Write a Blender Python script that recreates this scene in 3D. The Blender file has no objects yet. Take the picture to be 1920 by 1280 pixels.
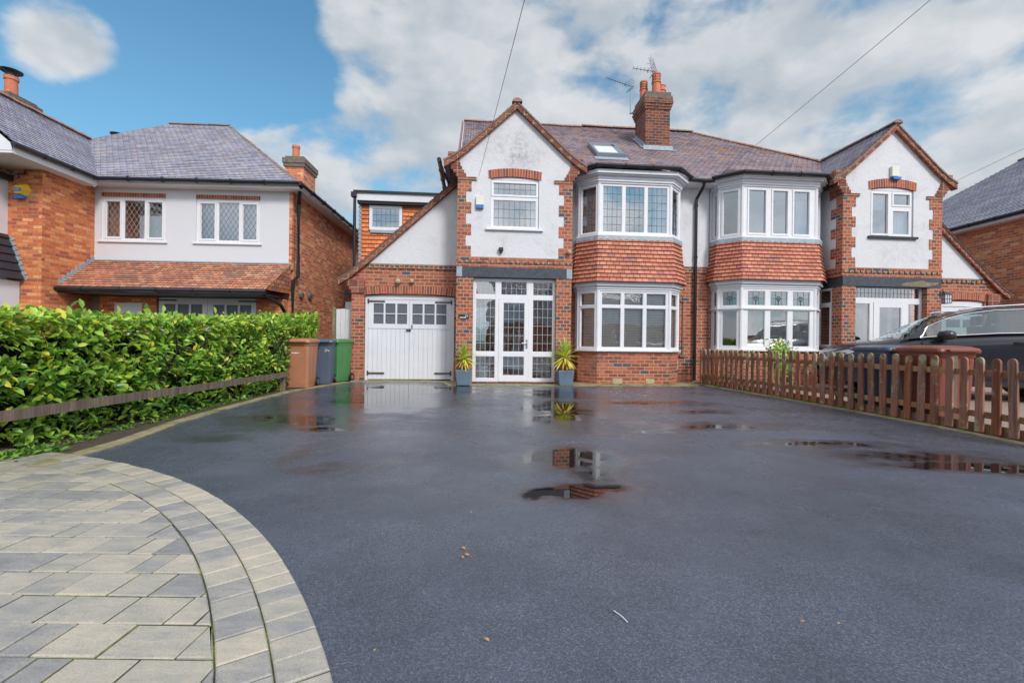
import bpy, math, random
import numpy as np
from math import sin, cos, pi, radians, sqrt, atan2, floor
from mathutils import Vector, Matrix
random.seed(7)
S = bpy.context.scene
C = S.collection
# ------------------------------------------------------------------ materials
MATS = {}
def nt(name):
    m = bpy.data.materials.new(name); m.use_nodes = True
    t = m.node_tree; t.nodes.clear()
    out = t.nodes.new('ShaderNodeOutputMaterial')
    MATS[name] = m
    return m, t, out
class N:
    """tiny node helper"""
    def __init__(s, t): s.t = t
    def __call__(s, typ, ins=None, **props):
        n = s.t.nodes.new(typ)
        for k, v in props.items(): setattr(n, k, v)
        if ins:
            for k, v in ins.items(): s.set(n.inputs[k], v)
        return n
    def set(s, inp, v):
        if hasattr(v, 'is_output') or isinstance(v, bpy.types.NodeSocket): s.t.links.new(v, inp)
        elif isinstance(v, bpy.types.Node): s.t.links.new(v.outputs[0], inp)
        else: inp.default_value = v
    def math(s, op, a, b=0.0, c=None, clamp=False):
        n = s.t.nodes.new('ShaderNodeMath'); n.operation = op; n.use_clamp = clamp
        s.set(n.inputs[0], a); s.set(n.inputs[1], b)
        if c is not None: s.set(n.inputs[2], c)
        return n.outputs[0]
    def mix(s, f, a, b, blend='MIX'):
        n = s.t.nodes.new('ShaderNodeMix'); n.data_type = 'RGBA'; n.blend_type = blend
        s.set(n.inputs[0], f); s.set(n.inputs[6], a); s.set(n.inputs[7], b)
        return n.outputs[2]
    def ramp(s, f, stops, interp='LINEAR'):
        n = s.t.nodes.new('ShaderNodeValToRGB'); n.color_ramp.interpolation = interp
        e = n.color_ramp.elements
        while len(e) < len(stops): e.new(0.5)
        for i, (p, c) in enumerate(stops):
            e[i].position = p; e[i].color = c4(c)
        s.set(n.inputs[0], f)
        return n.outputs[0]
    def noise(s, vec, scale, detail=3, rough=.5, dist=0, out=0):
        n = s.t.nodes.new('ShaderNodeTexNoise')
        if vec is not None: s.set(n.inputs['Vector'], vec)
        n.inputs['Scale'].default_value = scale; n.inputs['Detail'].default_value = detail
        n.inputs['Roughness'].default_value = rough; n.inputs['Distortion'].default_value = dist
        return n.outputs[out]
    def rng(s, v, a, b, c=0., d=1., smooth=False):
        n = s.t.nodes.new('ShaderNodeMapRange')
        if smooth: n.interpolation_type = 'SMOOTHSTEP'
        s.set(n.inputs[0], v)
        for i, q in enumerate((a, b, c, d)): s.set(n.inputs[i+1], q)
        return n.outputs[0]
    def bump(s, h, strength=.5, dist=.01):
        n = s.t.nodes.new('ShaderNodeBump'); s.set(n.inputs['Height'], h)
        s.set(n.inputs['Strength'], strength); n.inputs['Distance'].default_value = dist
        return n.outputs[0]
def c4(c): return (c[0], c[1], c[2], 1.0) if len(c) == 3 else c
def srgb(r, g, b):
    f = lambda v: v/12.92 if v <= .04045 else ((v+.055)/1.055)**2.4
    return (f(r/255), f(g/255), f(b/255), 1)
def finish(t, out, col, rough=.6, normal=None, metal=0, spec=.5, **kw):
    g = N(t)
    p = g('ShaderNodeBsdfPrincipled', {'Base Color': c4(col) if isinstance(col, tuple) else col, 'Roughness': rough, 'Metallic': metal, 'Specular IOR Level': spec})
    if normal is not None: g.set(p.inputs['Normal'], normal)
    for k, v in kw.items(): g.set(p.inputs[k.replace('_', ' ')], v)
    t.links.new(p.outputs[0], out.inputs[0])
    return p
def plain(name, col, rough=.5, var=.12, vs=6., spec=.5, metal=0, bump=0, bs=60, dirt=None, **kw):
    m, t, out = nt(name); g = N(t)
    oc = g('ShaderNodeTexCoord').outputs['Object']
    n = g.noise(oc, vs, 5, .6)
    k = g.rng(n, .3, .7, 1-var, 1+var)
    c = g('ShaderNodeVectorMath', {0: c4(col)[:3], 1: g('ShaderNodeCombineXYZ', {0: k, 1: k, 2: k})}, operation='MULTIPLY').outputs[0]
    if dirt:
        d = g.rng(g.noise(oc, dirt[1], 6, .65), dirt[2], dirt[2]+.2, 0, dirt[3], True)
        c = g.mix(d, c, c4(dirt[0]))
    nrm = g.bump(g.noise(oc, bs, 4), bump, .01) if bump else None
    finish(t, out, c, rough, nrm, metal, spec, **kw)
    return m
def brick(name, stops, mortar, bw=.235, rh=.0885, ms=.008, offset=.5, rough=.85, var=.25, moss=None, spec=.3, bstr=.6, ofreq=2):
    m, t, out = nt(name); g = N(t)
    uv = g('ShaderNodeTexCoord').outputs['UV']
    b = g('ShaderNodeTexBrick', {'Vector': uv, 'Color1': (0, 0, 0, 1), 'Color2': (1, 1, 1, 1), 'Mortar': (0, 0, 0, 1), 'Scale': 1.0, 'Mortar Size': ms, 'Mortar Smooth': .15, 'Bias': 0.0, 'Brick Width': bw, 'Row Height': rh}, offset=offset, offset_frequency=ofreq)
    col = g.ramp(b.outputs['Color'], stops, 'CONSTANT')
    oc = g('ShaderNodeTexCoord').outputs['Object']
    n1 = g.noise(oc, 22, 4, .6); n2 = g.noise(oc, 1.1, 5, .6)
    k = g.math('MULTIPLY', g.rng(n1, .3, .7, 1-var, 1+var), g.rng(n2, .3, .7, .86, 1.14))
    col = g('ShaderNodeVectorMath', {0: col, 1: g('ShaderNodeCombineXYZ', {0: k, 1: k, 2: k})}, operation='MULTIPLY').outputs[0]
    mc = g.mix(g.rng(n2, .35, .65), c4(mortar), tuple(x*.75 for x in mortar[:3])+(1,))
    col = g.mix(b.outputs['Fac'], col, mc)
    if moss:
        d = g.rng(g.noise(oc, moss[1], 6, .7), moss[2], moss[2]+.12, 0, moss[3], True)
        col = g.mix(d, col, c4(moss[0]))
    h = g.math('ADD', g.math('MULTIPLY', b.outputs['Fac'], -1.), g.math('MULTIPLY', n1, .35))
    finish(t, out, col, rough, g.bump(h, bstr, .008), 0, spec)
    return m
R = lambda *a: srgb(*a)[:3]
RED1, RED2, RED3, PUR, BLUE = (.39,.10,.062), (.44,.135,.088), (.28,.068,.05), (.20,.09,.09), (.075,.085,.13)
brick('brick_red', [(0, RED1), (.2, RED2), (.42, RED3), (.62, (.40,.12,.08)), (.78, (.27,.08,.06)), (.90, RED1), (.95, BLUE)], (.46,.34,.215), ms=.0105, moss=((.14,.09,.075),.8,.58,.45))
brick('brick_quoin', [(0, RED1), (.22, RED2), (.45, RED3), (.62, BLUE), (.72, RED1), (.84, PUR)], (.46,.34,.215), bw=.16, ms=.0105)
brick('brick_header', [(0, (.28,.09,.06)), (.3, BLUE), (.52, PUR), (.7, (.08,.09,.12)), (.85, (.24,.12,.09))], (.45,.33,.22), bw=.125, ms=.014, offset=0)
brick('brick_dark', [(0, (.19,.06,.045)), (.3, (.13,.05,.045)), (.6, (.24,.075,.05)), (.85, (.09,.05,.055))], (.30,.22,.15))
brick('brick_arch', [(0, RED1), (.3, RED3), (.6, (.4,.12,.07)), (.85, (.2,.07,.06))], (.5,.36,.24), bw=.068, rh=.5, offset=0)
brick('brick_verge', [(0, (.24,.075,.055)), (.4, (.29,.10,.07)), (.7, (.19,.07,.06))], (.4,.28,.17), bw=.23, rh=.2, offset=0, ms=.012)
brick('brick_orange', [(0, (.66,.18,.06)), (.25, (.74,.25,.09)), (.5, (.56,.13,.05)), (.72, (.42,.10,.055)), (.86, (.80,.32,.13))], (.42,.28,.19), rh=.082, bw=.24, ms=.009)
brick('brick_common', [(0, (.62,.17,.07)), (.2, (.68,.25,.11)), (.42, (.44,.12,.07)), (.6, (.72,.36,.2)), (.74, (.56,.15,.06)), (.9, (.36,.13,.09))], (.52,.38,.27), rh=.086, bw=.24, ms=.010)
brick('tile_hung', [(0, (.55,.18,.115)), (.3, (.61,.225,.145)), (.55, (.46,.145,.095)), (.8, (.57,.195,.125)), (.94, (.38,.15,.13))], (.09,.04,.03), bw=.17, rh=.1, ms=.0075, rough=.6, var=.15)
brick('tile_hung_bright', [(0, (.75,.22,.08)), (.5, (.82,.28,.11)), (.8, (.62,.17,.07))], (.16,.05,.03), bw=.17, rh=.11, ms=.005, rough=.6, var=.1)
brick('tile_roof', [(0, (.38,.31,.37)), (.2, (.45,.35,.37)), (.42, (.29,.25,.31)), (.6, (.50,.37,.35)), (.78, (.40,.35,.42)), (.93, (.5,.29,.22))], (.08,.06,.06), bw=.17, rh=.11, ms=.009, rough=.42, var=.3, moss=((.50,.27,.17),.5,.60,.5), spec=.5)
brick('tile_roof_grey', [(0, (.42,.41,.50)), (.2, (.50,.48,.56)), (.42, (.36,.35,.43)), (.6, (.50,.48,.51)), (.78, (.44,.42,.53)), (.95, (.5,.40,.40))], (.10,.09,.11), bw=.17, rh=.11, ms=.009, rough=.4, var=.25, moss=((.24,.25,.14),.8,.63,.5), spec=.5)
brick('tile_pent', [(0, (.48,.19,.12)), (.25, (.58,.26,.15)), (.5, (.36,.17,.12)), (.72, (.5,.25,.17)), (.9, (.62,.33,.21))], (.08,.05,.04), bw=.17, rh=.11, ms=.008, rough=.6, var=.35, moss=((.16,.13,.09),1.2,.55,.6))
def render_mat(name, col, stain, amt, bs=28, bst=.5, blot=None):
    m, t, out = nt(name); g = N(t)
    oc = g('ShaderNodeTexCoord').outputs['Object']
    n = g.noise(oc, 1.6, 8, .68, .6)
    sx = g('ShaderNodeMapping', {'Vector': oc, 'Scale': (3.5, 3.5, .8)})
    n2 = g.noise(sx, 1.5, 5, .6)
    k = g.math('MULTIPLY', g.rng(n, .48, .72, 0, 1, True), g.rng(n2, .35, .65, .3, 1))
    sep = g('ShaderNodeSeparateXYZ', {0: oc})
    k = g.math('MULTIPLY', k, amt)
    if blot:   # old grey staining high on the gable
        l = g('ShaderNodeVectorMath', {0: g('ShaderNodeMapping', {'Vector': oc, 'Location': (-blot[0]/blot[2], 0, -blot[1]/blot[3]), 'Scale': (1/blot[2], 0, 1/blot[3])}).outputs[0]}, operation='LENGTH').outputs['Value']
        sp_ = g.rng(g.noise(oc, 9, 7, .75), .42, .62, 0, 1, True)
        k = g.math('MAXIMUM', k, g.math('MULTIPLY', g.math('MULTIPLY', g.rng(l, .2, 1.1, 1, 0, True), g.rng(n, .38, .6, .25, 1)), g.math('MULTIPLY_ADD', sp_, .45, .22)))
    c = g.mix(k, c4(col), c4(stain))
    h = g.math('ADD', g.noise(oc, bs, 6, .6), g.math('MULTIPLY', g.noise(oc, 6, 3), .8))
    finish(t, out, c, .85, g.bump(h, bst, .02), 0, .25)
render_mat('render_white', (.66,.66,.70), (.26,.26,.27), .38)
render_mat('render_gable', (.66,.66,.70), (.20,.20,.205), .40, blot=(0.0, 5.75, 1.1, .75))
render_mat('render_smooth', (.64,.64,.69), (.5,.48,.5), .15, 60, .12)
plain('upvc', (.74,.74,.78), .35, .03, dirt=((.45,.45,.42), 3, .62, .25))
plain('white_paint', (.68,.69,.75), .5, .04, 3, dirt=((.5,.46,.4), 5, .68, .3))
plain('white_wood', (.78,.78,.80), .55, .05, 3, bump=.2, dirt=((.35,.35,.32), 4, .6, .4))
plain('black_plastic', (.012,.014,.02), .28, .2)
plain('dark_beam', (.045,.055,.075), .6, .35, 9, bump=.5, bs=40, dirt=((.16,.15,.15), 5, .6, .5))
plain('black_trim', (.02,.02,.025), .5, .2)
plain('lead', (.30,.36,.42), .5, .2, 9, bump=.2)
plain('leading', (.07,.08,.10), .5, .1)
plain('leading_white', (.45,.48,.52), .5, .1)
plain('ridge_red', (.34,.17,.13), .75, .3, 7, dirt=((.28,.27,.10), 2.5, .55, .8), bump=.4)
plain('ridge_grey', (.22,.16,.14), .8, .3, 7, dirt=((.22,.24,.09), 2.5, .52, .8), bump=.4)
plain('mortar', (.42,.36,.22), .9, .3, 20, bump=.4)
plain('tile_edge', (.24,.13,.12), .75, .35, 20)
plain('terracotta', (.55,.17,.09), .7, .2, 8, dirt=((.25,.12,.1), 6, .55, .5))
plain('chimney_cap', (.16,.12,.11), .9, .3, 12, bump=.6, dirt=((.20,.26,.05), 5, .52, .9))
plain('metal_grey', (.35,.37,.4), .35, .1, metal=.8)
plain('aerial_metal', (.16,.17,.2), .45, .1, metal=.6)
plain('iron', (.05,.045,.06), .5, .3)
plain('cable', (.13,.13,.15), .6, .1)
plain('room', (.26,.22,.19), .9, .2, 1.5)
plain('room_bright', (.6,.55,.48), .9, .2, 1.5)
plain('wood_door', (.36,.16,.05), .5, .2)
plain('concrete', (.31,.26,.15), .85, .3, 8, bump=.5, dirt=((.10,.12,.03), 3, .45, .8))
plain('soil', (.07,.05,.035), .95, .4, 12, bump=.9, bs=40)
plain('gravel', (.14,.14,.16), .8, .6, 40, bump=.9, bs=60)
plain('bin_brown', (.42,.18,.10), .42, .08, 3, dirt=((.5,.32,.25), 4, .6, .3))
plain('bin_red', (.22,.055,.035), .42, .1, 3)
plain('bin_grey', (.075,.10,.15), .4, .1, 3)
plain('bin_green', (.06,.22,.07), .38, .1, 3)
plain('rubber', (.015,.015,.017), .6, .2)
plain('print_white', (.75,.75,.78), .6, .05)
plain('print_yellow', (.7,.65,.35), .6, .05)
plain('alarm_yellow', (.85,.48,.03), .35, .05)
plain('alarm_blue', (.03,.16,.55), .35, .05)
plain('alarm_cream', (.72,.70,.62), .4, .05)
plain('slate_plate', (.025,.03,.045), .4, .2)
plain('gate_wood', (.62,.62,.64), .65, .08, 3, dirt=((.33,.34,.33), 3, .5, .6))
plain('planter_blue', (.14,.20,.27), .45, .1, 4)
plain('curtain', (.70,.74,.74), .8, .08, 4, **{'Transmission Weight': 0.0})
plain('curtain_cream', (.5,.44,.36), .85, .15, 4)
plain('blind', (.80,.79,.77), .5, .05)
plain('net', (.62,.66,.70), .9, .06, 6)
plain('amber', (.75,.3,.05), .4, .1)
plain('trunk', (.16,.11,.07), .9, .3, 20, bump=.5)
plain('branch', (.018,.015,.016), .8, .3)
plain('hedge_core', (.012,.018,.008), .95, .6, 20, bump=1, bs=30)  # near-black colour standing in for the shade deep inside the hedge
def wood(name, c1, c2, moss, amt):
    m, t, out = nt(name); g = N(t)
    oc = g('ShaderNodeTexCoord').outputs['Object']
    mp = g('ShaderNodeMapping', {'Vector': oc, 'Scale': (26, 26, 1.6)})
    n = g.noise(mp, 1, 6, .65, .8)
    rnd = g('ShaderNodeObjectInfo').outputs['Random']
    topz = g.rng(g('ShaderNodeSeparateXYZ', {0: oc}).outputs[2], .72, .95, 0, .13)
    c = g.ramp(n, [(.3, c1), (.52, c2), (.68, tuple(x*1.5 for x in c2))])
    c = g('ShaderNodeHueSaturation', {'Color': c, 'Value': g.rng(rnd, 0, 1, .72, 1.25), 'Saturation': g.rng(g.math('FRACT', g.math('MULTIPLY', rnd, 7.3)), 0, 1, .8, 1.05)}).outputs[0]
    d = g.rng(g.noise(g('ShaderNodeVectorMath', {0: oc, 1: g('ShaderNodeCombineXYZ', {0: g.math('MULTIPLY', rnd, 37.), 1: 0., 2: 0.})}, operation='ADD').outputs[0], 5, 6, .7), g.math('SUBTRACT', .55, topz), g.math('SUBTRACT', .66, topz), 0, amt, True)
    c = g.mix(d, c, c4(moss))
    finish(t, out, c, .6, g.bump(n, .5, .01), 0, .4)
wood('picket_wood', (.13,.045,.026), (.27,.098,.052), (.38,.36,.21), .9)
wood('rail_wood', (.09,.06,.045), (.19,.13,.095), (.15,.16,.06), .6)
wood('fence_rail', (.20,.09,.04), (.32,.16,.07), (.34,.36,.12), .9)
# glass: partly transparent, partly mirror
def glass(name, base, tint=(1,1,1), rough=.0, wav=.0, boost=1.0):
    m, t, out = nt(name); g = N(t)
    fr = g('ShaderNodeFresnel', {'IOR': 1.5}).outputs[0]
    fac = g.math('ADD', g.math('MULTIPLY', fr, boost), base, clamp=True)
    nrm = None
    gl = g('ShaderNodeBsdfGlossy', {'Color': (.95,.97,1,1), 'Roughness': rough})
    if wav:
        oc = g('ShaderNodeTexCoord').outputs['Object']
        g.set(gl.inputs['Normal'], g.bump(g.noise(oc, 2.2, 2), wav, .01))
    tr = g('ShaderNodeBsdfTransparent', {'Color': c4(tint)})
    mx = g('ShaderNodeMixShader', {0: fac, 1: tr.outputs[0], 2: gl.outputs[0]})
    t.links.new(mx.outputs[0], out.inputs[0])
glass('glass', .26, (.95,.97,.97), wav=.25)
glass('glass_upper', .32, (.76,.80,.90), wav=.2)
glass('glass_car', .12, (.50,.62,.60), wav=0)
glass('glass_roof', .02, (.95,.97,1), boost=.35)
def obscure():
    m, t, out = nt('glass_obscure'); g = N(t)
    uv = g('ShaderNodeTexCoord').outputs['Object']
    finish(t, out, (.11,.12,.15), .25, g.bump(g.noise(uv, 45, 2), .5, .02), 0, .5)
obscure()
def carpaint():
    m, t, out = nt('car_paint'); finish(t, out, (.016,.017,.026), .35, None, 0, .25, Coat_Weight=.7, Coat_Roughness=.03)
carpaint()
plain('chrome', (.75,.76,.8), .15, .02, metal=1)
plain('tyre', (.018,.018,.02), .75, .2)
plain('alloy', (.38,.39,.42), .3, .05, metal=.8)
plain('lamp_glass', (.5,.53,.58), .1, .05)
plain('seat', (.10,.10,.11), .8, .1)
def leafmat(name, stops, rough=.38, sub=.0):
    m, t, out = nt(name); g = N(t)
    a = g('ShaderNodeAttribute', attribute_name='tone')
    col = g.ramp(a.outputs['Fac'], stops)
    oc = g('ShaderNodeTexCoord').outputs['Object']
    col = g('ShaderNodeHueSaturation', {'Color': col, 'Value': g.rng(g.noise(oc, 3., 3), .3, .7, .8, 1.2)}).outputs[0]
    p = g('ShaderNodeBsdfPrincipled', {'Base Color': col, 'Roughness': rough, 'Specular IOR Level': .45})
    tl = g('ShaderNodeBsdfTranslucent', {'Color': col})
    mx = g('ShaderNodeMixShader', {0: .25, 1: p.outputs[0], 2: tl.outputs[0]})
    t.links.new(mx.outputs[0], out.inputs[0])
leafmat('leaf_laurel', [(0, (.08,.20,.04)), (.3, (.17,.36,.05)), (.5, (.31,.52,.065)), (.75, (.50,.66,.09)), (.88, (.74,.70,.10)), (1, (.80,.55,.06))], .27)
leafmat('leaf_yucca', [(0, (.42,.58,.08)), (.35, (.66,.72,.12)), (.65, (.82,.74,.14)), (.88, (.80,.56,.12)), (1, (.55,.30,.12))], .45)
leafmat('leaf_weed', [(0, (.05,.14,.02)), (.5, (.12,.28,.03)), (1, (.25,.40,.05))], .5)
leafmat('leaf_dead', [(0, (.35,.10,.03)), (.5, (.6,.22,.05)), (1, (.7,.42,.12))], .5)
# asphalt with wet patches and puddles
def asphalt():
    m, t, out = nt('asphalt'); g = N(t)
    oc = g('ShaderNodeTexCoord').outputs['Object']
    blobs = [(.46,4.10,.62,.42,1.2),(.66,3.66,.24,.4,1.0),(.38,3.16,.42,.24,1.15),(.66,3.3,.26,.2,.95),(-1.45,3.7,.5,.35,.45),(-1.9,4.1,.3,.5,.4),
             (2.6,5.8,1.0,.28,.62),(2.3,8.0,1.1,.4,.7),(3.3,4.85,.7,.25,.98),(3.9,4.35,.9,.3,.7),(3.9,4.0,.75,.17,1.25),(4.6,3.9,.6,.25,1.1),(1.6,6.0,.5,.2,.5),(2.9,7.0,.8,.22,.6),
             (-2.3,7.9,1.3,1.5,.85),(-2.8,5.9,.9,.6,.85),(-3.1,4.7,.35,.2,.6),(.75,7.0,.65,1.9,.88),(-2.2,5.3,.3,.12,1.1),(1.6,5.4,.3,.12,1.05),(-2.2,9.7,1.6,1.2,.95),(.85,9.3,.6,1.1,.92),(-3.4,7.4,.5,1.0,.6)]
    acc = None
    warp = g('ShaderNodeVectorMath', {0: oc, 1: g('ShaderNodeVectorMath', {0: g.noise(oc, 2.2, 4, .6, out=1), 1: (.5,.5,.5)}, operation='SUBTRACT').outputs[0]}, operation='ADD')
    # small warp
    w2 = g('ShaderNodeMix', {0: .35}, data_type='VECTOR'); g.set(w2.inputs[4], oc); g.set(w2.inputs[5], warp.outputs[0])
    for (x, y, rx, ry, w) in blobs:
        v = g('ShaderNodeMapping', {'Vector': w2.outputs[1], 'Location': (-x/rx, -y/ry, 0), 'Scale': (1/rx, 1/ry, 0)})
        l = g('ShaderNodeVectorMath', {0: v.outputs[0]}, operation='LENGTH').outputs['Value']
        f = g.rng(l, 0, 1.5, w, 0)
        acc = f if acc is None else g.math('MAXIMUM', acc, f)
    n = g.noise(oc, 1.3, 6, .6)
    f = g.math('ADD', g.math('ADD', acc, g.math('MULTIPLY', g.math('SUBTRACT', g.noise(oc, 26, 4, .7), .5), .25)), g.math('ADD', g.math('MULTIPLY', g.math('SUBTRACT', n, .5), 1.25), g.math('MULTIPLY', g.math('SUBTRACT', g.noise(oc, 4.5, 5, .65), .5), .75)))
    f = g.math('ADD', f, g.rng(g('ShaderNodeSeparateXYZ', {0: oc}).outputs[1], 2.2, 7.5, -.04, .10))
    pud = g.rng(f, .50, .76, 0, 1, True)         # standing water
    wet = g.rng(f, .02, .55, 0, 1, True)         # damp film
    st = g.noise(oc, 140, 3, .7); st2 = g.noise(oc, 34, 3, .6)
    vor = g('ShaderNodeTexVoronoi', {'Vector': oc, 'Scale': 150.0, 'Randomness': 1.0})
    big = g.rng(g.math('ADD', g.math('MULTIPLY', g.noise(oc, .55, 4, .6), .6), g.math('MULTIPLY', g.noise(oc, 2.6, 5, .65), .4)), .35, .65, .66, 1.28)
    cell = g('ShaderNodeSeparateColor', {0: vor.outputs['Color']}).outputs[0]
    base = g.ramp(g.math('ADD', g.math('MULTIPLY', st, .75), g.math('MULTIPLY', cell, .24)), [(.28, (.044,.052,.074)), (.50, (.080,.093,.130)), (.66, (.135,.15,.195)), (.78, (.32,.33,.37))])
    base = g('ShaderNodeVectorMath', {0: base, 1: g('ShaderNodeCombineXYZ', {0: big, 1: big, 2: big})}, operation='MULTIPLY').outputs[0]
    col = g.mix(g.math('MULTIPLY', wet, .55), base, (.026,.025,.029,1))
    col = g.mix(pud, col, (.013,.011,.011,1))
    rough = g.math('ADD', g.math('MULTIPLY', wet, -.19), g.math('ADD', .29, g.math('MULTIPLY', g.rng(g.noise(oc, .9, 5, .6), .35, .65, -1, 1), .10)))
    rough = g.mix(pud, rough, (.015,.015,.015,1))
    h = g.math('ADD', g.math('MULTIPLY', cell, .35), g.math('ADD', g.math('MULTIPLY', st, .6), g.math('MULTIPLY', st2, .5)))
    bs = g.math('MULTIPLY', g.math('SUBTRACT', 1.0, pud), g.rng(wet, 0, 1, .75, .14))
    p = finish(t, out, col, rough, g.bump(h, bs, .007), 0, .6)
asphalt()
plain('road_asphalt', (.06,.06,.065), .6, .2, 2, bump=.4)
plain('ground_mat', (.10,.10,.06), .95, .3, 2, bump=.5)
plain('drive_paving', (.30,.22,.18), .7, .2, 6, bump=.3)
def paver():
    m, t, out = nt('paver'); g = N(t)
    oc = g('ShaderNodeTexCoord').outputs['Object']
    a = g('ShaderNodeAttribute', attribute_name='tone').outputs['Fac']
    streak = g.noise(g('ShaderNodeMapping', {'Vector': oc, 'Scale': (5, 14, 5), 'Rotation': (0, 0, .3)}), 1.2, 6, .65, .4)
    k = g.math('ADD', a, g.math('MULTIPLY', g.math('SUBTRACT', streak, .5), 1.15))
    col = g.ramp(k, [(.05, (.20,.197,.205)), (.35, (.29,.28,.275)), (.6, (.39,.36,.31)), (.92, (.52,.455,.36))])
    sp = g.noise(oc, 170, 2, .7)
    col = g.mix(g.rng(sp, .55, .7, 0, .45), col, (.13,.13,.15,1))
    col = g.mix(g.rng(sp, .42, .3, 0, .35), col, (.65,.62,.55,1))
    # algae creeping in from the hedge side
    sep = g('ShaderNodeSeparateXYZ', {0: oc})
    d = g.math('ADD', g.rng(sep.outputs[1], 2.7, 4.0, 0, .75), g.rng(sep.outputs[0], -2.5, -4.2, 0, .25))
    al = g.math('MULTIPLY', d, g.rng(g.noise(oc, 2.5, 5, .6), .35, .65, 0, 1), clamp=True)
    col = g.mix(g.math('MULTIPLY', al, .75), col, (.17,.16,.055,1))
    h = g.math('ADD', g.noise(oc, 130, 3, .7), g.math('MULTIPLY', g.noise(oc, 18, 3), .7))
    finish(t, out, col, .62, g.bump(h, .4, .004), 0, .4)
paver()
def joint():
    m, t, out = nt('joint'); g = N(t)
    oc = g('ShaderNodeTexCoord').outputs['Object']
    c = g.ramp(g.noise(oc, 3.2, 6, .7), [(.42, (.035,.035,.03)), (.5, (.06,.075,.015)), (.62, (.18,.24,.02))])
    finish(t, out, c, .95, g.bump(g.noise(oc, 60, 3), .8, .01))
joint()
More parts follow.
